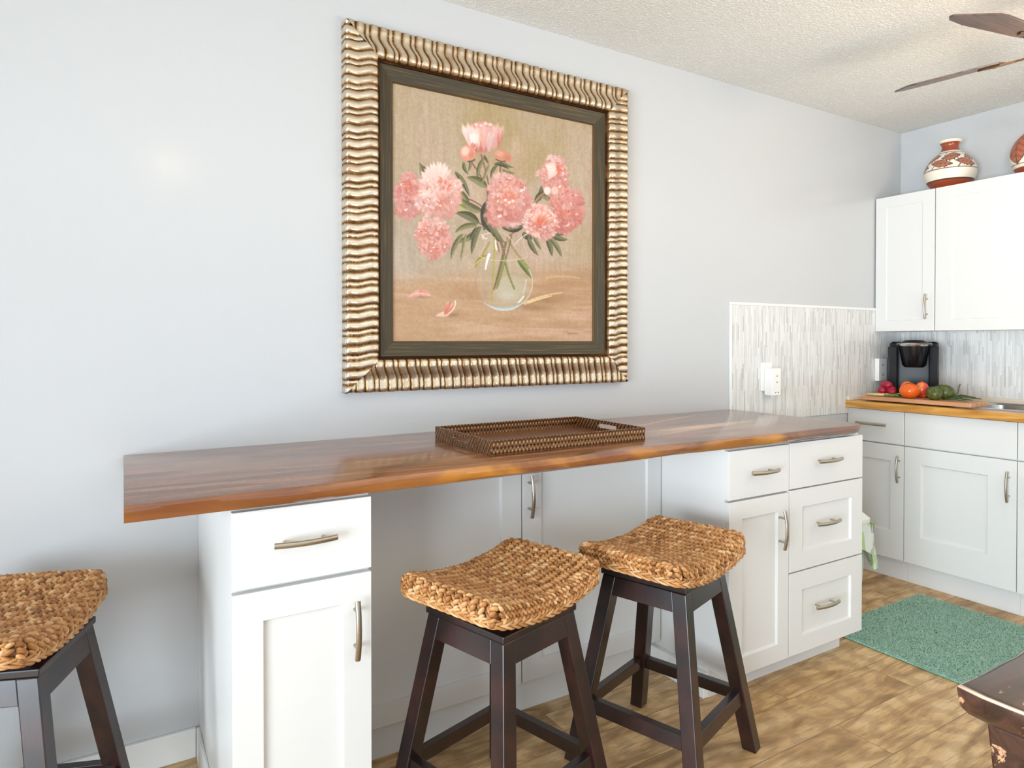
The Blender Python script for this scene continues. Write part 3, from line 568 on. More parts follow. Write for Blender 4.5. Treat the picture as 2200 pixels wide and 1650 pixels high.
# ------------------------------------------------------------------ painted pots on the wall cupboards
def pot(label,loc,R,H,prof,paintf):
    NA,NZ=260,150; zs=np.linspace(0,1,NZ); L=[]; cols=[]
    pr_=np.array(prof)
    for _ in range(2): pr_=np.concatenate([pr_[:1],np.stack([.75*pr_[:-1]+.25*pr_[1:],.25*pr_[:-1]+.75*pr_[1:]],1).reshape(-1,2)[1:-1],pr_[-1:]])
    s_=np.linspace(0,1,NZ); cum=np.concatenate([[0],np.cumsum(np.hypot(np.diff(pr_[:,0]),np.diff(pr_[:,1])))]); cum/=cum[-1]
    rr=np.interp(s_,cum,pr_[:,0])*R; zz=np.interp(s_,cum,pr_[:,1])*H
    for r,z in zip(rr,zz):
        L.append([(loc[0]+r*math.cos(2*PI*k/NA),loc[1]+r*math.sin(2*PI*k/NA),loc[2]+z) for k in range(NA)])
        for k in range(NA): cols.append(lin(paintf(k/NA,z/H)))
    mb=MB(); mb.loft(L); root=thing('painted_pot',label,'pottery',loc,'painted pots on the wall cupboards'); o=mb.build('body',GLAZE,root,smooth=True)
    o.data.color_attributes.new('paint','FLOAT_COLOR','POINT').data.foreach_set('color',np.array(cols,dtype=np.float32).ravel()); return root
TC,CR,DK,BR2=(150,66,38),(236,226,208),(48,32,26),(146,88,66)
def leafpaint(a,h,n=6):
    # a garland of broad brown leaves with dark outlines and veins on cream
    for row,hc,sl in ((0,.615,.10),(1,.475,-.10)):
        f=(a*n+row*.42)%1; x=(f-.5)/.47; y=(h-hc-sl*x*.35)/.082; wd=max(0.,1-abs(x)**1.7)
        if abs(x)<1 and abs(y)<wd:
            e=wd-abs(y)
            if e<.14 or abs(y)<.035: return DK
            v=abs(math.sin(x*9+abs(y)*5))
            return (178,112,84) if v>.5 else BR2
    f=(a*n*2)%1; g=(h-.40)/.3
    if abs(f-.5-.15*math.sin(g*6))<.035: return DK
    for (q,w_) in ((.2,.45),(.28,.62),(.75,.5),(.82,.38),(.7,.7)):
        if (f-q)**2*.6+(g-w_)**2<.0022: return DK
    return CR
def paint1(a,h):
    if h<.15: return TC
    if h<.17: return DK
    if h<.36: return CR
    if h<.375: return DK
    if h<.72: return leafpaint(a,h)
    if h<.735: return DK
    if h<.77: return CR
    if h<.95: return TC
    return CR
pot('squat brown and cream painted pot with a narrow flared neck, nearer the corner',(3.825,-.331,2.0305),.122,.262,[(0,0),(.58,0),(.68,.05),(.90,.17),(1,.33),(.97,.45),(.80,.60),(.52,.72),(.36,.79),(.31,.86),(.33,.92),(.44,.975),(.45,1),(.38,1),(.27,.93),(.25,.8)],paint1)
def paint2(a,h):
    if h<.14: return TC
    if h<.2: return CR
    if h<.22: return DK
    if h<.86:
        f=(a*6)%1; x=(f-.5)/.46; y=(h-.54)/.33; wd=max(0.,1-abs(y)**2.2)
        if abs(x)<wd and abs(y)<1:
            if wd-abs(x)<.10: return DK
            v=abs(math.sin(y*8+abs(x)*4)); return (120,62,44) if abs(x)<.05 or v<.12 else ((176,98,70) if v>.6 else (156,84,58))
        return CR
    return (90,52,40)
pot('round brown leaf-painted pot cut by the right picture edge, on the cupboards',(3.825,-.735,2.0305),.125,.225,[(0,0),(.62,0),(.85,.12),(1,.36),(.96,.60),(.74,.82),(.42,.94),(.2,.97),(.16,1),(0,1)],paint2)

# ------------------------------------------------------------------ outlets on the mosaic
o=thing('wall_outlet','white outlet with a white plug-in unit on the mosaic above the slab','outlet',(2.79,-.0065,1.05))
mb=MB(); mb.box(2.722,2.802,-.013,-.0065,.985,1.125); mb.build('cover_plate',PLASTIC,o,bevel=.002)
mb=MB(); mb.box(2.742,2.806,-.062,-.013,.965,1.098); p=mb.build('plug_unit',PLASTIC,o,bevel=.004)
for x,z in ((2.765,.98),(2.785,.98),(2.775,1.03),(2.775,1.06)): mb=MB(); mb.lathe([(0,0),(.003,0),(.003,-.001),(0,-.001)],(x,-.062,z),10,ax='y'); mb.build('socket_hole',HOLE,p)
o=thing('wall_outlet','white outlet beside the coffee maker, next to the kitchen corner','outlet',(3.73,-.0065,1.07))
mb=MB(); mb.box(3.694,3.775,-.030,-.0065,1.006,1.132); mb.build('cover_plate',PLASTIC,o,bevel=.003)
for z in (1.04,1.095):
    for x in (3.728,3.738): mb=MB(); mb.box(x,x+.003,-.0306,-.029,z-.006,z+.006); mb.build('socket_slot',HOLE,o)

# ------------------------------------------------------------------ framed peony painting
FX0,FX1,FZ0,FZ1=.657,1.845,1.061,2.271; Y0=-.0005
r=thing('framed_painting','large painting of pink peonies in a ribbed silver-gold frame, on the wall above the slab','painting',((FX0+FX1)/2,0,(FZ0+FZ1)/2))
prof=[(0,.0),(0,.014),(0,.028),(.002,.036),(.008,.0405),(.017,.041),(.026,.0395),(.034,.0385),(.043,.0390),(.052,.041),(.062,.045),(.072,.0485),(.082,.051),(.091,.0515),(.099,.0495),(.105,.045),(.108,.041),(.111,.040),(.115,.0395),(.117,.036),(.117,.024)]
pf=np.array(prof,float); tq=np.linspace(0,len(prof)-1,58); prof=[(float(np.interp(k,range(len(pf)),pf[:,0])),float(np.interp(k,range(len(pf)),pf[:,1]))) for k in tq]
def reed(s,t,sw=.011):
    q=((s-sw*(lambda z:z*z*(3-2*z))(min(max((t-.034)/.05,0),1)))%.08)/.08
    if q<.4: x=q/.4; a=1
    elif q<.8: x=(q-.4)/.4; a=.92
    else: x=(q-.8)/.2; a=.55
    v=math.sqrt(max(0,1-(2*x-1)**2)); end=min(1,max(0,(.111-t)/.006)); return v*end,a*v*end
mb=MB(); NS=380
for side in range(4):
    Ls=(FX1-FX0) if side%2==0 else (FZ1-FZ0); P=[]; A=[]
    for i in range(NS+1):
        row=[]
        for (t,h) in prof:
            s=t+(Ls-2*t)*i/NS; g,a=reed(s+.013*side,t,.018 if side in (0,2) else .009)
            hh=h+.0085*a*(1 if h>.03 else h/.03); tt=t-(.0035*a if t<.009 else 0)
            x,z={0:(FX0+s,FZ1-tt),1:(FX1-tt,FZ1-s),2:(FX1-s,FZ0+tt),3:(FX0+tt,FZ0+s)}[side]
            row.append((x,Y0-hh,z)); A.append(g)
        P+=row
    b=len(mb.v); n=len(prof); mb.v+=P; mb.a+=A
    for i in range(NS):
        for j in range(n-1): q=b+i*n+j; mb.f.append((q,q+1,q+n+1,q+n)); mb.mi.append(0)
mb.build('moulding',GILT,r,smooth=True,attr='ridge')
# dark sloping liner with a thin gilt slip
def ring(name,x0,x1,z0,z1,wd,h0,h1,mat,attr=None):
    """four mitred strips between an outer and an inner rectangle, wd=(left,right,bottom,top)"""
    O=[(x0,z0),(x1,z0),(x1,z1),(x0,z1)]; I=[(x0+wd[0],z0+wd[2]),(x1-wd[1],z0+wd[2]),(x1-wd[1],z1-wd[3]),(x0+wd[0],z1-wd[3])]
    mb=MB()
    for k in range(4):
        j=(k+1)%4; o1,o2,i1,i2=O[k],O[j],I[k],I[j]
        mb.add([(o1[0],-h0,o1[1]),(o2[0],-h0,o2[1]),(i2[0],-h1,i2[1]),(i1[0],-h1,i1[1]),(o1[0],-.004,o1[1]),(o2[0],-.004,o2[1]),(i2[0],-.004,i2[1]),(i1[0],-.004,i1[1])],
               [(0,1,2,3),(7,6,5,4),(3,2,6,7),(0,4,5,1),(0,3,7,4),(1,5,6,2)],tone=1. if k in(1,3) else 0.)
    return mb.build(name,mat,r,attr=attr)
CXa,CXb,CZa,CZb=.8235,1.678,1.229,2.103
ring('liner',FX0+.117,FX1-.117,FZ0+.117,FZ1-.117,(CXa-.003-(FX0+.117),(FX1-.117)-CXb-.003,CZa-.003-(FZ0+.117),(FZ1-.117)-CZb-.003),.036,.026,LINER,'horizontal')
ring('slip',CXa-.003,CXb+.003,CZa-.003,CZb+.003,(.003,)*4,.024,.022,BRONZE)
NW,NH=430,500
img=make_painting(NW,NH)
vs=[];xs=CXa+(CXb-CXa)*np.arange(NW)/(NW-1); zs=CZb-(CZb-CZa)*np.arange(NH)/(NH-1)
me=bpy.data.meshes.new('canvas'); cv=bpy.data.objects.new('canvas',me); COL.objects.link(cv); cv.parent=r
XX,ZZ=np.meshgrid(xs-r.location.x,zs-r.location.z); co=np.stack([XX,np.full_like(XX,-.018),ZZ],-1).reshape(-1,3).astype(np.float32)
idx=np.arange(NW*NH).reshape(NH,NW); q=np.stack([idx[:-1,:-1],idx[1:,:-1],idx[1:,1:],idx[:-1,1:]],-1).reshape(-1,4).astype(np.int32)
me.vertices.add(len(co)); me.vertices.foreach_set('co',co.ravel()); me.loops.add(q.size); me.loops.foreach_set('vertex_index',q.ravel())
me.polygons.add(len(q)); me.polygons.foreach_set('loop_start',np.arange(0,q.size,4,dtype=np.int32)); me.polygons.foreach_set('loop_total',np.full(len(q),4,dtype=np.int32)); me.update(calc_edges=True)
L_=np.where(img<=.04045,img/12.92,((img+.055)/1.055)**2.4); L_=np.concatenate([L_,np.ones(L_.shape[:2]+(1,))],-1).astype(np.float32)
me.color_attributes.new('paint','FLOAT_COLOR','POINT').data.foreach_set('color',L_.ravel()); me.materials.append(CANVAS)

# ------------------------------------------------------------------ serving tray on the slab
TX0,TX1,TY0,TY1,TZ=.908,1.478,-.552,-.178,.908
t=thing('serving_tray','rectangular bronze serving tray with cut-out handles on the wood slab','tray',((TX0+TX1)/2,(TY0+TY1)/2,TZ))
mb=MB(); mb.box(TX0+.004,TX1-.004,TY0+.004,TY1-.004,TZ,TZ+.007); mb.build('base',BRF,t)
for y in (TY0,TY1-.007):
    mb=MB(); mb.box(TX0,TX1,y,y+.007,TZ,TZ+.043); mb.build('side_wall',BRZ,t,bevel=.0008)
def slotted(x,name):
    """end wall with a rounded hand slot"""
    y0,y1,z0,z1=TY0+.007,TY1-.007,TZ,TZ+.043; cy=(y0+y1)/2; hl,hr,zc=.052,.0075,TZ+.0245; n=6
    inner=[]
    for (sy,a) in ((1,-90),(-1,90)):
        for k in range(n+1): q=math.radians(a+180*k/n); inner.append((cy+sy*(hl-hr)+hr*math.cos(q),zc+hr*math.sin(q)))
    m=len(inner); outer=[]
    for (yy,zz) in inner:
        dy,dz=yy-cy,zz-zc; k=min(((y1-cy) if dy>0 else (cy-y0))/max(abs(dy),1e-6),((z1-zc) if dz>0 else (zc-z0))/max(abs(dz),1e-6)); outer.append((cy+dy*k,zc+dz*k))
    mb=MB(); X0,X1=x,x+.007
    # plain rectangle split around the slot: bottom, top and two ends, with the slot rim lofted through
    mb.box(X0,X1,y0,cy-hl,z0,z1); mb.box(X0,X1,cy+hl,y1,z0,z1)
    top=[p for p in inner if p[1]>=zc-1e-6]; 
    import itertools
    for sgn,zb in ((1,z1),(-1,z0)):
        pts=sorted({(round(p[0],6),round(p[1],6)) for p in inner if sgn*(p[1]-zc)>=-1e-6})
        for a,b in zip(pts[:-1],pts[1:]):
            q=[(a[0],a[1]),(b[0],b[1]),(b[0],zb),(a[0],zb)]
            mb.add([(X0,*p) for p in q]+[(X1,*p) for p in q],[(0,1,2,3),(7,6,5,4),(0,4,5,1),(2,6,7,3),(1,5,6,2),(3,7,4,0)])
    return mb.build(name,BRZ,t)
slotted(TX0,'handle_wall'); slotted(TX1-.007,'handle_wall')

# ------------------------------------------------------------------ bar stools
def ico(): 
    bm=bmesh.new(); bmesh.ops.create_icosphere(bm,subdivisions=2,radius=1.); v=np.array([x.co[:] for x in bm.verts]); f=[tuple(y.index for y in x.verts) for x in bm.faces]; bm.free(); return v,f
ICO=ico()
SL,SW=.424,.326
def sag(u): return .032*(2*u/SL)**2
def seat_mesh(along,seed):
    """braided pad; rows run along the long ('long') or the short ('short') side"""
    rng=random.Random(seed); mb=MB(); ICv,ICf=ICO
    Lp,Wp=(SL,SW) if along=='long' else (SW,SL); nrow=12 if along=='long' else 16
    Rr,ZT,DR=.023,.6235,.022
    def path(d):   # distance along the braid -> (p, z, slope), wrapped down over both ends
        q=PI/2*Rr; Ls=Lp-2*Rr
        if d<DR: return -Lp/2,ZT-Rr-DR+d,PI/2
        d-=DR
        if d<q: a=d/Rr; return -Lp/2+Rr-Rr*math.cos(a),ZT-Rr+Rr*math.sin(a),PI/2-a
        d-=q
        if d<Ls: return -Lp/2+Rr+d,ZT,0
        d-=Ls
        if d<q: a=d/Rr; return Lp/2-Rr+Rr*math.sin(a),ZT-Rr+Rr*math.cos(a),-a
        return Lp/2,ZT-Rr-(d-q),-PI/2
    total=PI*Rr+Lp-2*Rr+2*DR; ns=int(total/.0140)
    ins=lambda v:.016*max(0,(abs(v)/(Wp/2)-.72)/.28)**2
    rows=[(-Wp/2+.004+(Wp-.008)*(k+.5)/nrow,0,0) for k in range(nrow)]+[(s_*(Wp/2-.003+.003*q_),.013+.0155*q_,s_) for s_ in (-1,1) for q_ in (0,1)]
    for v,low,side in rows:
        base_drop=.006*max(0,abs(v)/(Wp/2)-.86)/.14 if not side else low
        for i in range(ns+1):
            d0=total*i/ns
            if side and (d0<DR+Rr or d0>total-DR-Rr): continue
            for sd in (-1,1):
                d=min(max(d0+sd*.0039,0),total); p,z,sl=path(d); p-=math.copysign(ins(v)*min(1,(abs(p)/(Lp/2))**6),p); lat=sd*.0049+rng.uniform(-.0008,.0008)
                th=sd*math.radians(38)+rng.uniform(-.25,.25)
                a,b,c=.0108*rng.uniform(.88,1.15),.0048*rng.uniform(.85,1.15),.0078*rng.uniform(.9,1.1)
                q=ICv*np.array([a,b,c]); ct,st=math.cos(th),math.sin(th); q=np.stack([q[:,0]*ct-q[:,1]*st,q[:,0]*st+q[:,1]*ct,q[:,2]],1)
                q[:,2]-=.22*np.abs(q[:,1]+lat)   # each plait is a little round in section
                if side: q=np.stack([q[:,0],q[:,2]*side,-q[:,1]*side],1); off=np.array([p,v,z-low-side*lat*side]); 
                else:
                    cs,ss=math.cos(sl),math.sin(sl); q=np.stack([q[:,0]*cs-q[:,2]*ss,q[:,1],q[:,0]*ss+q[:,2]*cs],1); off=np.array([p,v+lat,z-base_drop])
                P=q+off+np.array([0,0,rng.uniform(-.0008,.001)])
                if along!='long': P=np.stack([P[:,1],P[:,0],P[:,2]],1)
                P[:,2]+=.032*(2*P[:,0]/SL)**2; mb.add(P.tolist(),ICf,tone=rng.betavariate(2.4,2.))
    return mb
def seat_under():
    """solid woven core so no daylight shows between the braids"""
    mb=MB(); n=24; L=[]
    for i in range(n+1):
        u=-SL/2+.010+(SL-.02)*i/n; s=sag(u); w=SW/2-.010; L.append([(u,-w,.5775+s),(u,w,.5775+s),(u,w,.604+s),(u,w-.012,.6125+s),(u,-w+.012,.6125+s),(u,-w,.604+s)])
    mb.loft(L,tone=.12); return mb
def seat_rim():
    mb=MB(); P=[]; r=.04; base=rrect(-SL/2+.001,SL/2-.001,-SW/2+.001,SW/2-.001,r,0,6)
    pts=[Vector(p) for p in base]; pts.append(pts[0]); cum=[0]
    for a,b in zip(pts[:-1],pts[1:]): cum.append(cum[-1]+(b-a).length)
    T=cum[-1]
    def at(d):
        d%=T
        for i in range(len(cum)-1):
            if d<=cum[i+1]: f=(d-cum[i])/(cum[i+1]-cum[i]+1e-9); p=pts[i].lerp(pts[i+1],f); q=(pts[i+1]-pts[i]).normalized(); return p,Vector((q.y,-q.x,0))
    for lay,(z0,rad) in enumerate(((.5755,.0052),(.5835,.0050))):
        for st in range(3):
            line=[]
            for i in range(321):
                d=T*i/320; p,nn=at(d); ph=2*PI*(d/.075+st/3)*(1 if lay else -1)
                line.append((p.x+nn.x*(.0045*math.cos(ph)+.001),p.y+nn.y*(.0045*math.cos(ph)+.001),z0+.0042*math.sin(ph)+sag(p.x)))
            mb.tube(line,.0036,6,tone=.45+.2*st)
    return mb
def wood_parts(root):
    HT,T,B=.543,.2615,.426     # frame height, outer side at the top and on the floor
    half=lambda z:(B+(T-B)*z/HT)/2
    lw=.042
    def legpt(sx,sy,z,k):   # four outline points of a leg at height z
        h=half(z); x0,x1=sx*h,sx*(h-lw); y0,y1=sy*h,sy*(h-lw); q=[(x0,y0),(x1,y0),(x1,y1),(x0,y1)]
        if sx*sy<0: q=q[::-1]
        return [(a,b,z) for a,b in q]
    for sx,sy in ((1,1),(-1,1),(-1,-1),(1,-1)):
        mb=MB(); mb.loft([legpt(sx,sy,0,0),legpt(sx,sy,HT,0)]); mb.build('leg',DARK,root,bevel=.0025)
    for k in range(4):
        c_,s_=math.cos(k*PI/2),math.sin(k*PI/2); rot=lambda p:(p[0]*c_-p[1]*s_,p[0]*s_+p[1]*c_,p[2])
        for nm,z0,z1,th,ins in (('apron',.490,HT-.0005,.020,.0008),('stretcher',.148,.186,.024,.009)):
            a,b=half(z0)-ins,half(z1)-ins; wa,wb=half(z0)-lw+.001,half(z1)-lw+.001
            mb=MB(); mb.hexa([rot(p) for p in ((-wa,-a,z0),(wa,-a,z0),(wa,-a+th,z0),(-wa,-a+th,z0))],[rot(p) for p in ((-wb,-b,z1),(wb,-b,z1),(wb,-b+th,z1),(-wb,-b+th,z1))]); mb.build(nm,DARK,root,bevel=.0015)
    mb=MB(); h=.1355; mb.box(-h,h,-h,h,HT+.002,HT+.019); mb.build('top_board',DARK,root,bevel=.003)
    mb=MB(); mb.box(-.105,.105,-.105,.105,HT+.0185,HT+.034); mb.box(-h+.012,h-.012,-h+.012,h-.012,HT-.004,HT+.0025); mb.build('swivel_plate',GAP,root)
def make_stool(label,along,seed):
    r=thing('bar_stool',label,'stool',(0,0,0),'swivel stools with woven seats')
    wood_parts(r)
    # the seat turns on its swivel: its parts are built under an empty that is a part itself
    s=seat_mesh(along,seed); s2=seat_under(); s.add(s2.v,s2.f,tone=.05)
    so=s.build('seat',WICK,r,smooth=True,attr='tone'); seat_rim().build('seat_rim',WICK,so,smooth=True,attr='tone'); return r,so
spots=[((.846,-.715),-.502+PI/4,'long',math.radians(17.8),(.861,-.700),'dark wood bar stool, braided orange-brown seat rows run lengthwise, between the other two stools'),
       ((1.408,-.711),-.456+PI/4,'short',math.radians(16.5),(1.390,-.728),'dark wood bar stool in front of the drawer cabinet, its braids cross the seat'),
       ((-.206,-.345),.431+PI/4,'short',math.radians(70.4),(-.228,-.340),'dark wood bar stool with braided seat, at the left picture edge')]
for k,((x,y),rz,al,srot,(sx,sy),lab) in enumerate(spots):
    r_,so=make_stool(lab,al,k+3); r_.location=(x,y,0); r_.rotation_euler.z=rz
    d=Matrix.Rotation(-rz,2)@Vector((sx-x,sy-y)); so.location=(d.x,d.y,0); so.rotation_euler.z=srot-rz

# ------------------------------------------------------------------ coffee maker
c0=(3.788,-.168); k=thing('coffee_maker','black single-cup coffee maker with a silver lid ring, in the kitchen corner','coffee maker',(c0[0],c0[1],.909))
W2=.118
mb=MB(); 
def shell(z,fx,bx,w,r=.05): return [(c0[0]+p[0],c0[1]+p[1],z) for p in rrect(fx,bx,-w,w,r,0,6)]
mb.loft([shell(.909,-.105,.095,W2*.97),shell(.925,-.108,.098,W2),shell(.955,-.108,.098,W2)]); mb.build('drip_base',BLACK,k,smooth=True,auto=40)
mb=MB(); mb.loft([shell(.955,.0,.098,W2),shell(1.19,.0,.098,W2*1.0),shell(1.218,.005,.093,W2*.97),shell(1.226,.02,.08,W2*.85)]); mb.build('water_tank',DARKGREY,k,smooth=True,auto=40)
mb=MB(); 
for sy in (-1,1): mb=MB(); mb.loft([[(c0[0]+x,c0[1]+sy*y,z) for x,y in ((-.085,W2),(.03,W2),(.03,W2-.03),(-.06,W2-.045))] for z in (.955,1.20)]); mb.build('side_wing',DARKGREY,k,bevel=.006,smooth=True,auto=40)
mb=MB(); mb.lathe([(0,1.088),(.045,1.088),(.056,1.10),(.072,1.195),(.074,1.205),(0,1.205)],(c0[0]-.045,c0[1]-.004,0),32); mb.build('brew_head',BLACK,k,smooth=True,auto=40)
mb=MB(); mb.lathe([(.060,1.205),(.082,1.203),(.086,1.212),(.080,1.220),(.060,1.222)],(c0[0]-.045,c0[1]-.004,0),36); mb.build('lid_ring',CHROME,k,smooth=True,auto=60)
mb=MB(); mb.lathe([(0,1.2045),(.064,1.2045),(.066,1.222),(.045,1.234),(0,1.236)],(c0[0]-.045,c0[1]-.004,0),36); mb.build('lid',BLACK,k,smooth=True,auto=40)

k.rotation_euler.z=math.radians(26)

# ------------------------------------------------------------------ cutting board and vegetables
BZ=.9355
mb=MB(); o_=thing('cutting_board','pale wooden cutting board with vegetables on it, over the sink edge','cutting board',(3.58,-.32,.9145))
q=[(3.470,-.600),(3.640,-.600),(3.640,-.060),(3.470,-.060)]
mb.hexa([(x,y,.9148) for x,y in q],[(x,y,BZ) for x,y in q]); mb.build('board',BOARD,o_,bevel=.004)
def solid(name,label,cat,c,prof_r,H,mat,n=24,rib=0,ribn=5,tilt=0,rz=0,parent_stem=None,group=None):
    root=thing(name,label,cat,(c[0],c[1],c[2]),group); L=[]
    N=14; Mx=Matrix.Rotation(rz,3,'Z')@Matrix.Rotation(tilt,3,'Y')
    for i in range(N+1):
        a=PI*i/N; rr=prof_r(a)*math.sin(a)*(1 if 0<i<N else .02); zz=-H/2*math.cos(a)
        L.append([Vector(c)+Vector((0,0,H/2 if not tilt else 0))+Mx@Vector((rr*(1+rib*math.cos(ribn*t_))*math.cos(t_),rr*(1+rib*math.cos(ribn*t_))*math.sin(t_),zz)) for t_ in (2*PI*q/n for q in range(n))])
    mb=MB(); mb.loft(L); mb.build('flesh',mat,root,smooth=True); return root
TOM=M('orange tomato skin',(226,96,20),.18,spec=.6); TOM=TOM.m
REDM=M('red mottled skin',rough=.25); REDM.color(REDM.ramp(REDM.noise(REDM.coord((9,9,9)),3,3),[(.4,(206,46,40)),(.56,(226,90,60)),(.66,(232,176,80))])); REDM=REDM.m
BEET=M('dark red radish skin',(160,20,52),.35).m; GRN=M('dark green avocado skin',rough=.4); GRN.color(GRN.ramp(GRN.noise(GRN.coord((40,40,40)),2,3),[(.35,(52,62,20)),(.7,(96,104,40))])); GRN=GRN.m
STEM=M('green stalk',(86,104,50),.5).m; PALE=M('pale onion root',(222,196,132),.5).m; LEEK=M('bright green leaf',(104,148,48),.45).m; BEAN=M('dark green bean',(64,84,44),.5).m
t=solid('tomato','large orange tomato at the front of the cutting board','vegetable',(3.522,-.290,BZ),lambda a:.048,.078,TOM,rib=.03)
mb=MB()
for k_ in range(5): a=2*PI*k_/5; mb.tube([(3.522,-.290,BZ+.075),(3.522+.012*math.cos(a),-.290+.012*math.sin(a),BZ+.079),(3.522+.022*math.cos(a),-.290+.022*math.sin(a),BZ+.073)],.0018,5)
mb.build('calyx',STEM,t)
t=solid('apple','red and yellow apple behind the orange tomato, left of its twin','fruit',(3.600,-.236,BZ),lambda a:.034,.084,REDM,rib=.02); mb=MB(); mb.tube([(3.600,-.236,BZ+.079),(3.597,-.232,BZ+.092),(3.593,-.226,BZ+.102)],.0016,6); mb.build('stem',STEM,t)
t=solid('apple','bright red apple behind the tomato, closer to the avocados','fruit',(3.608,-.306,BZ),lambda a:.034,.084,REDM,rib=.02); mb=MB(); mb.tube([(3.608,-.306,BZ+.079),(3.611,-.304,BZ+.093)],.0016,6); mb.build('stem',STEM,t)
av=lambda a:.034*(1+.18*math.cos(a))
solid('avocado','smaller dark olive avocado in front, right of the tomato','fruit',(3.535,-.400,BZ+.034),lambda a:.034*(1+.16*math.cos(a)),.088,GRN,tilt=1.35,rz=1.2,group='avocados on the cutting board')
solid('avocado','larger green avocado lying behind the smaller olive one','fruit',(3.612,-.408,BZ+.038),lambda a:.036*(1+.2*math.cos(a)),.105,GRN,tilt=1.35,rz=1.9,group='avocados on the cutting board')
t=thing('radish_bunch','dark red radishes tied at the left of the cutting board','vegetable',(3.60,-.18,BZ))
for (x,y,z,rr) in ((3.575,-.120,.028,.024),(3.585,-.163,.030,.025),(3.575,-.150,.058,.022),(3.585,-.125,.060,.020),(3.555,-.185,.024,.018)):
    mb=MB(); mb.lathe([(.001,-rr*1.15),(rr*.5,-rr*.9),(rr*.95,-rr*.3),(rr,.1*rr),(rr*.8,rr*.65),(rr*.3,rr*.95),(.001,rr)],(x,y,BZ+z),16); mb.build('radish',BEET,t,smooth=True)
for i in range(4):
    o_=thing('scallion','spring onion with a pale root end lying across the front left of the board','vegetable',(3.51,-.12,BZ),'spring onions on the board')
    y0=-.075-.012*i; x0=3.500+.017*i; mb=MB(); mb.tube([(x0,y0,BZ+.008),(x0+.006,y0-.05,BZ+.009),(x0+.012,y0-.09,BZ+.010)],.0062,8); mb.build('bulb',PALE,o_,smooth=True)
    mb=MB(); mb.tube([(x0+.012,y0-.09,BZ+.010),(x0+.010,y0-.125,BZ+.012+.004*i),(x0+.006,y0-.148,BZ+.009)],.0045,7,r2=.003); mb.build('leaf',LEEK,o_,smooth=True)
rb=random.Random(9)
for i in range(6):
    o_=thing('green_bean','thin dark green bean lying at the right end of the cutting board','vegetable',(3.58,-.5,BZ),'beans on the board')
    x0=3.53+.022*i; y0=-.44-.02*rb.random(); ln=.10+.05*rb.random(); dx=rb.uniform(-.03,.02); z_=BZ+.005+.006*(i%3)
    mb=MB(); mb.tube([(x0,y0,z_),(x0+dx*.4,y0-ln*.35,z_+.008),(x0+dx*.8,y0-ln*.7,z_+.004),(x0+dx,y0-ln,z_+.002)],lambda f:.0038*(1-.5*abs(2*f-1)**3),7); mb.build('pod',BEAN,o_,smooth=True)
mb=MB(); o_=thing('green_bean','curved bean stalk that sticks up at the right of the avocados','vegetable',(3.6,-.48,BZ)); mb.tube([(3.57,-.452,BZ+.006),(3.57,-.475,BZ+.014),(3.57,-.497,BZ+.045),(3.57,-.506,BZ+.085)],lambda f:.0024,7); mb.build('pod',BEAN,o_,smooth=True)

# ------------------------------------------------------------------ bin with its bag
b_=thing('trash_bin','white plastic bin with a grey flap lid between the drawer cabinet and the kitchen corner','bin',(2.84,-.24,0))
mb=MB(); X0,X1,YA,YB=2.70,2.978,-.375,-.10
mb.loft([rrect(X0,X1,YA,YB,.03,.001),rrect(X0-.012,X1+.012,YA-.012,YB+.012,.035,.20),rrect(X0-.022,X1+.022,YA-.022,YB+.022,.04,.385)]); mb.build('body',BINW,b_,smooth=True,auto=40)
mb=MB(); mb.loft([rrect(X0-.03,X1+.03,YA-.03,YB+.03,.04,.380),rrect(X0-.032,X1+.032,YA-.032,YB+.032,.04,.415),rrect(X0-.010,X1+.010,YA-.010,YB+.010,.04,.440)]); l_=mb.build('lid',BINW,b_,smooth=True,auto=30)
mb=MB(); mb.loft([rrect(X0+.02,X1-.004,YA+.012,YB-.03,.02,.438),rrect(X0+.025,X1-.008,YA+.016,YB-.035,.02,.446)]); mb.build('flap',BING,l_)
mb=MB(); NU,NV=40,24; G=[]
for i in range(NU+1):
    u=i/NU; row=[]
    for j in range(NV+1):
        v=j/NV; ln=.07+.14*max(0,math.sin((u*1.15-.1)*PI))**2*(1 if u>.35 else .6)+.05*(u>.6)*(u-.6)/.4
        if u<.45: f=u/.45; x=X0+.06+f*(X1-X0-.02); y=YA-.030; nx,ny=0,-1
        elif u<.6: f=(u-.45)/.15*PI/2; x=X1+.0+.036*math.sin(f); y=YA+.004-.036*math.cos(f); nx,ny=math.sin(f),-math.cos(f)
        else: f=(u-.6)/.4; x=X1+.036; y=YA+.004+f*.12; nx,ny=1,0
        w_=.006+.012*v*(1+math.sin(u*34+v*3))*.8+.004*math.sin(u*70+1)*v
        row.append((x+nx*w_+.02*v*nx,y+ny*w_,.385-ln*v+.01*(1-v)))
    G.append(row)
mb.loft(G,cap=False,closed=False); bo=mb.build('bag',BAG,None,smooth=True); tag(bo,'crumpled green and white plastic bag hanging over the rim of the bin','bag')
sm=bo.modifiers.new('thickness','SOLIDIFY'); sm.thickness=.0012

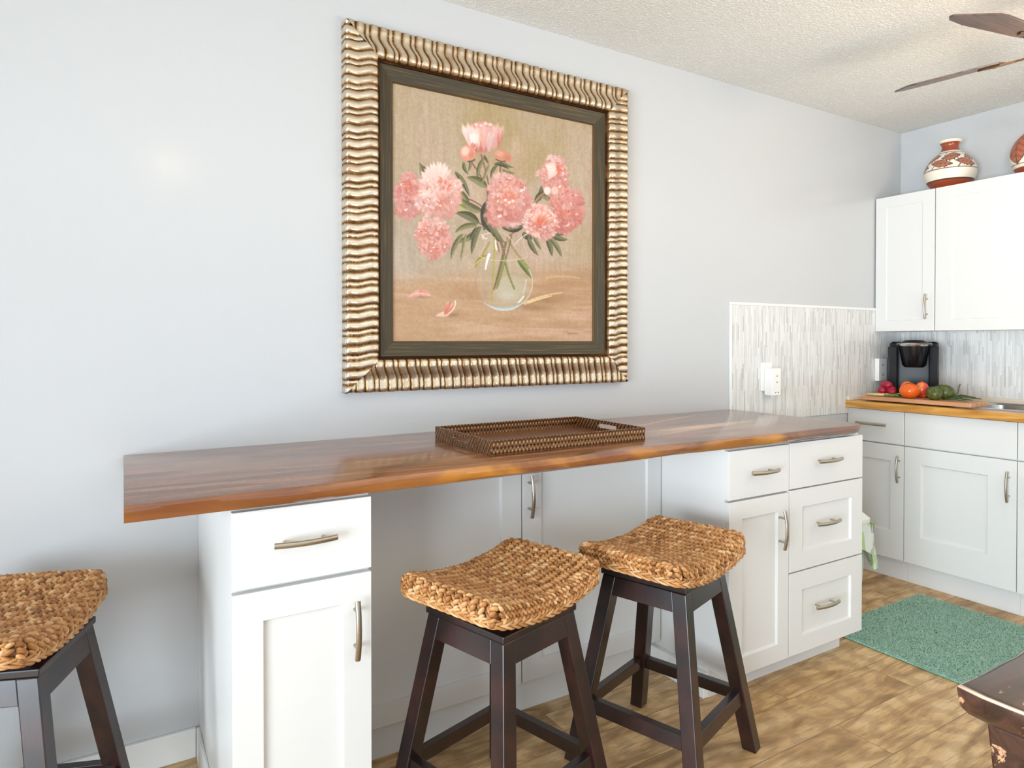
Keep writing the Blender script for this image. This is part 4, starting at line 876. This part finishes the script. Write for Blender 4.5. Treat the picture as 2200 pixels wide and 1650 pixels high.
# ------------------------------------------------------------------ teal rug
RX,RW,RYa,RYb=2.600,.745,-1.56,-.435
rg=thing('bath_rug','teal shaggy rug on the plank floor in front of the sink cabinet','rug',(RX+RW/2,(RYa+RYb)/2,0))
mb=MB(); mb.loft([rrect(RX,RX+RW,RYa,RYb,.02,.001),rrect(RX,RX+RW,RYa,RYb,.02,.0055)]); mb.build('backing',RUG,rg,attr='tone',bevel=.003)
rr_=np.random.default_rng(3); NT=60000
px=RX-.001+(RW+.002)*rr_.random(NT); py=RYa-.001+(RYb-RYa+.002)*rr_.random(NT); an=rr_.random(NT)*6.283; le=.007+.005*rr_.random(NT); wd=.0022+.0012*rr_.random(NT)
ddx,ddy=np.cos(an),np.sin(an); V=[]
base=np.stack([px,py,np.full(NT,.0048)],-1); side=np.stack([-ddy*wd,ddx*wd,0*wd],-1); fw=np.stack([ddx*wd,ddy*wd,0*wd],-1); tip=np.stack([ddx*le*.8,ddy*le*.8,le*.75],-1)
V=np.stack([base-side,base+side,base+fw*1.2+tip*.45+[0,0,.003],base-fw,base+tip],1).reshape(-1,3)
off=np.arange(NT)[:,None]*5; F=np.concatenate([off+np.array([[0,2,4]]),off+np.array([[2,1,4]]),off+np.array([[1,3,4]]),off+np.array([[3,0,4]])]).astype(np.int32)
me=bpy.data.meshes.new('pile'); V=V-np.array(rg.location[:]); me.vertices.add(len(V)); me.vertices.foreach_set('co',V.astype(np.float32).ravel()); me.loops.add(F.size); me.loops.foreach_set('vertex_index',F.ravel())
me.polygons.add(len(F)); me.polygons.foreach_set('loop_start',np.arange(0,F.size,3,dtype=np.int32)); me.polygons.foreach_set('loop_total',np.full(len(F),3,dtype=np.int32)); me.update(calc_edges=True)
tn=np.clip(.5+.2*rr_.normal(size=NT),0,1); me.attributes.new('tone','FLOAT','POINT').data.foreach_set('value',np.repeat(tn,5).astype(np.float32)); me.materials.append(RUG)
o=bpy.data.objects.new('pile',me); COL.objects.link(o); o.parent=rg; o['kind']='stuff'

# ------------------------------------------------------------------ rustic table at the lower right
tb=thing('rustic_table','dark worn wooden table, only its corner shows at the lower right of the picture','table',(1.7,-2.05,0))
def tloop(z,ins,wob):
    x0,x1,y0,y1=.986+ins,2.45-ins,-2.55+ins,-1.707-ins; p=[]
    P=[(x0,y1),(x0,y0),(x1,y0),(x1,y1)]
    for k in range(4):
        a,b=P[k],P[(k+1)%4]; n=26
        for i in range(n):
            f=i/n; x,y=a[0]+(b[0]-a[0])*f,a[1]+(b[1]-a[1])*f; ww=wob*(math.sin(x*23+y*17+z*40)+.6*math.sin(x*51+y*37)); 
            nx,ny=[(1,0),(0,1),(-1,0),(0,-1)][k]; c=.006*(math.exp(-f*n*1.5)+math.exp(-(1-f)*n*1.5))
            p.append((x+nx*(ww+c),y+ny*(ww+c),z))
    return p
mb=MB(); TL=[(.716,.022,.0025,0),(.720,.010,.003,0),(.730,.003,.003,.05),(.754,.0,.002,.2),(.7575,.0012,.002,1.),(.7595,.0045,.0018,.5),(.7602,.011,.0012,0)]
for k_,(z,ins_,wob,tn) in enumerate(TL): mb.v+=tloop(z,ins_,wob); mb.a+=[tn]*104
for k_ in range(len(TL)-1):
    for i_ in range(104): j_=(i_+1)%104; mb.f.append((k_*104+i_,k_*104+j_,(k_+1)*104+j_,(k_+1)*104+i_)); mb.mi.append(0)
mb.f.append(tuple(range(103,-1,-1))); mb.f.append(tuple(6*104+i_ for i_ in range(104))); mb.mi+=[0,0]
mb.build('tabletop',TABLE,tb,smooth=True,auto=50,attr='tone')
mb=MB(); 
mb.box(1.06,2.38,-1.80,-1.778,.67,.7155); mb.box(1.06,2.38,-2.48,-2.458,.67,.7155); mb.box(1.06,1.082,-2.48,-1.78,.67,.7155); mb.box(2.358,2.38,-2.48,-1.78,.67,.7155); mb.build('apron',TABLE,tb,bevel=.003)
for x,y in ((1.008,-1.815),(2.25,-1.815),(1.008,-2.46),(2.25,-2.46)):
    mb=MB(); mb.hexa([(x+.04,y-.04,0),(x+.10,y-.04,0),(x+.10,y+.02,0),(x+.04,y+.02,0)],[(x,y,.7155),(x+.08,y,.7155),(x+.08,y+.08,.7155),(x,y+.08,.7155)]); mb.build('leg',TABLE,tb,bevel=.004)

# ------------------------------------------------------------------ ceiling fan and ceiling lamp
HX,HY,HZ=2.718,-1.231,2.205
fn=thing('ceiling_fan','brown five-blade ceiling fan hanging at the upper right picture edge','fan',(HX,HY,2.44))
mb=MB(); mb.lathe([(0,2.4395),(.075,2.4395),(.075,2.40),(.03,2.375),(.016,2.37),(.016,2.27),(0,2.27)],(HX,HY,0),28); mb.build('canopy',BRONZE,fn,smooth=True,auto=40)
mb=MB(); mb.lathe([(0,2.285),(.05,2.283),(.085,2.262),(.092,2.225),(.085,2.185),(.05,2.165),(.03,2.150),(0,2.150)],(HX,HY,0),32); mb.build('motor',BRONZE,fn,smooth=True,auto=50)
for k_ in range(5):
    A=math.radians(FAN_A0+72*k_); pitch=math.radians(FAN_P); ca,sa=math.cos(A),math.sin(A)
    def loc3(r_,w_,h_):
        y=w_*math.cos(pitch)-h_*math.sin(pitch); z=w_*math.sin(pitch)+h_*math.cos(pitch); return (HX+r_*ca-y*sa,HY+r_*sa+y*ca,HZ+z)
    out=[(.185,-.045),(.22,-.052),(.44,-.070),(.515,-.060),(.540,-.042),(.545,-.026),(.538,-.012),(.49,.045),(.47,.068),(.44,.073),(.22,.052),(.185,.045)]
    mb=MB(); mb.loft([[loc3(a,b,-.0028) for a,b in out],[loc3(a,b,.0028) for a,b in out]]); bl=mb.build('blade',BLADE,fn,bevel=.0012)
    mb=MB(); ar=[(.075,-.016),(.15,-.012),(.19,-.028),(.245,-.022),(.262,0),(.245,.022),(.19,.028),(.15,.012),(.075,.016)]
    mb.loft([[loc3(a,b,-.009) for a,b in ar],[loc3(a,b,-.0032) for a,b in ar]])
    for sx_ in (-.013,.013): mb.add([loc3(.215+.006*math.cos(q*PI/4),sx_+.006*math.sin(q*PI/4),-.0115) for q in range(8)]+[loc3(.215+.006*math.cos(q*PI/4),sx_+.006*math.sin(q*PI/4),-.009) for q in range(8)],[tuple(range(8))]+[(i,(i+1)%8,8+(i+1)%8,8+i) for i in range(8)])
    mb.build('bracket',BRONZE,bl,bevel=.0008)
def lamp_glass(c,parent,power):
    m=LAMPM.copy(); m.node_tree.nodes['Principled BSDF'].inputs['Emission Strength'].default_value=power
    mb=MB(); mb.lathe([(0,-.085),(.045,-.078),(.075,-.05),(.085,-.015),(.075,.02),(.045,.038),(0,.040)],c,28); return mb.build('lamp_glass',m,parent,smooth=True)
lamp_glass((HX,HY,2.108),fn,LAMP_FAN)
cl=thing('ceiling_lamp','round frosted ceiling lamp hanging in front of the painting wall','lamp',(.26,-1.55,2.44))
mb=MB(); mb.lathe([(0,2.4395),(.07,2.4395),(.07,2.41),(.02,2.39),(.012,2.38),(.012,2.20),(.03,2.19),(.05,2.165),(0,2.165)],(.26,-1.55,0),28); mb.build('stem',BRONZE,cl,smooth=True,auto=40)
lamp_glass((.26,-1.55,2.125),cl,LAMP_CEIL)
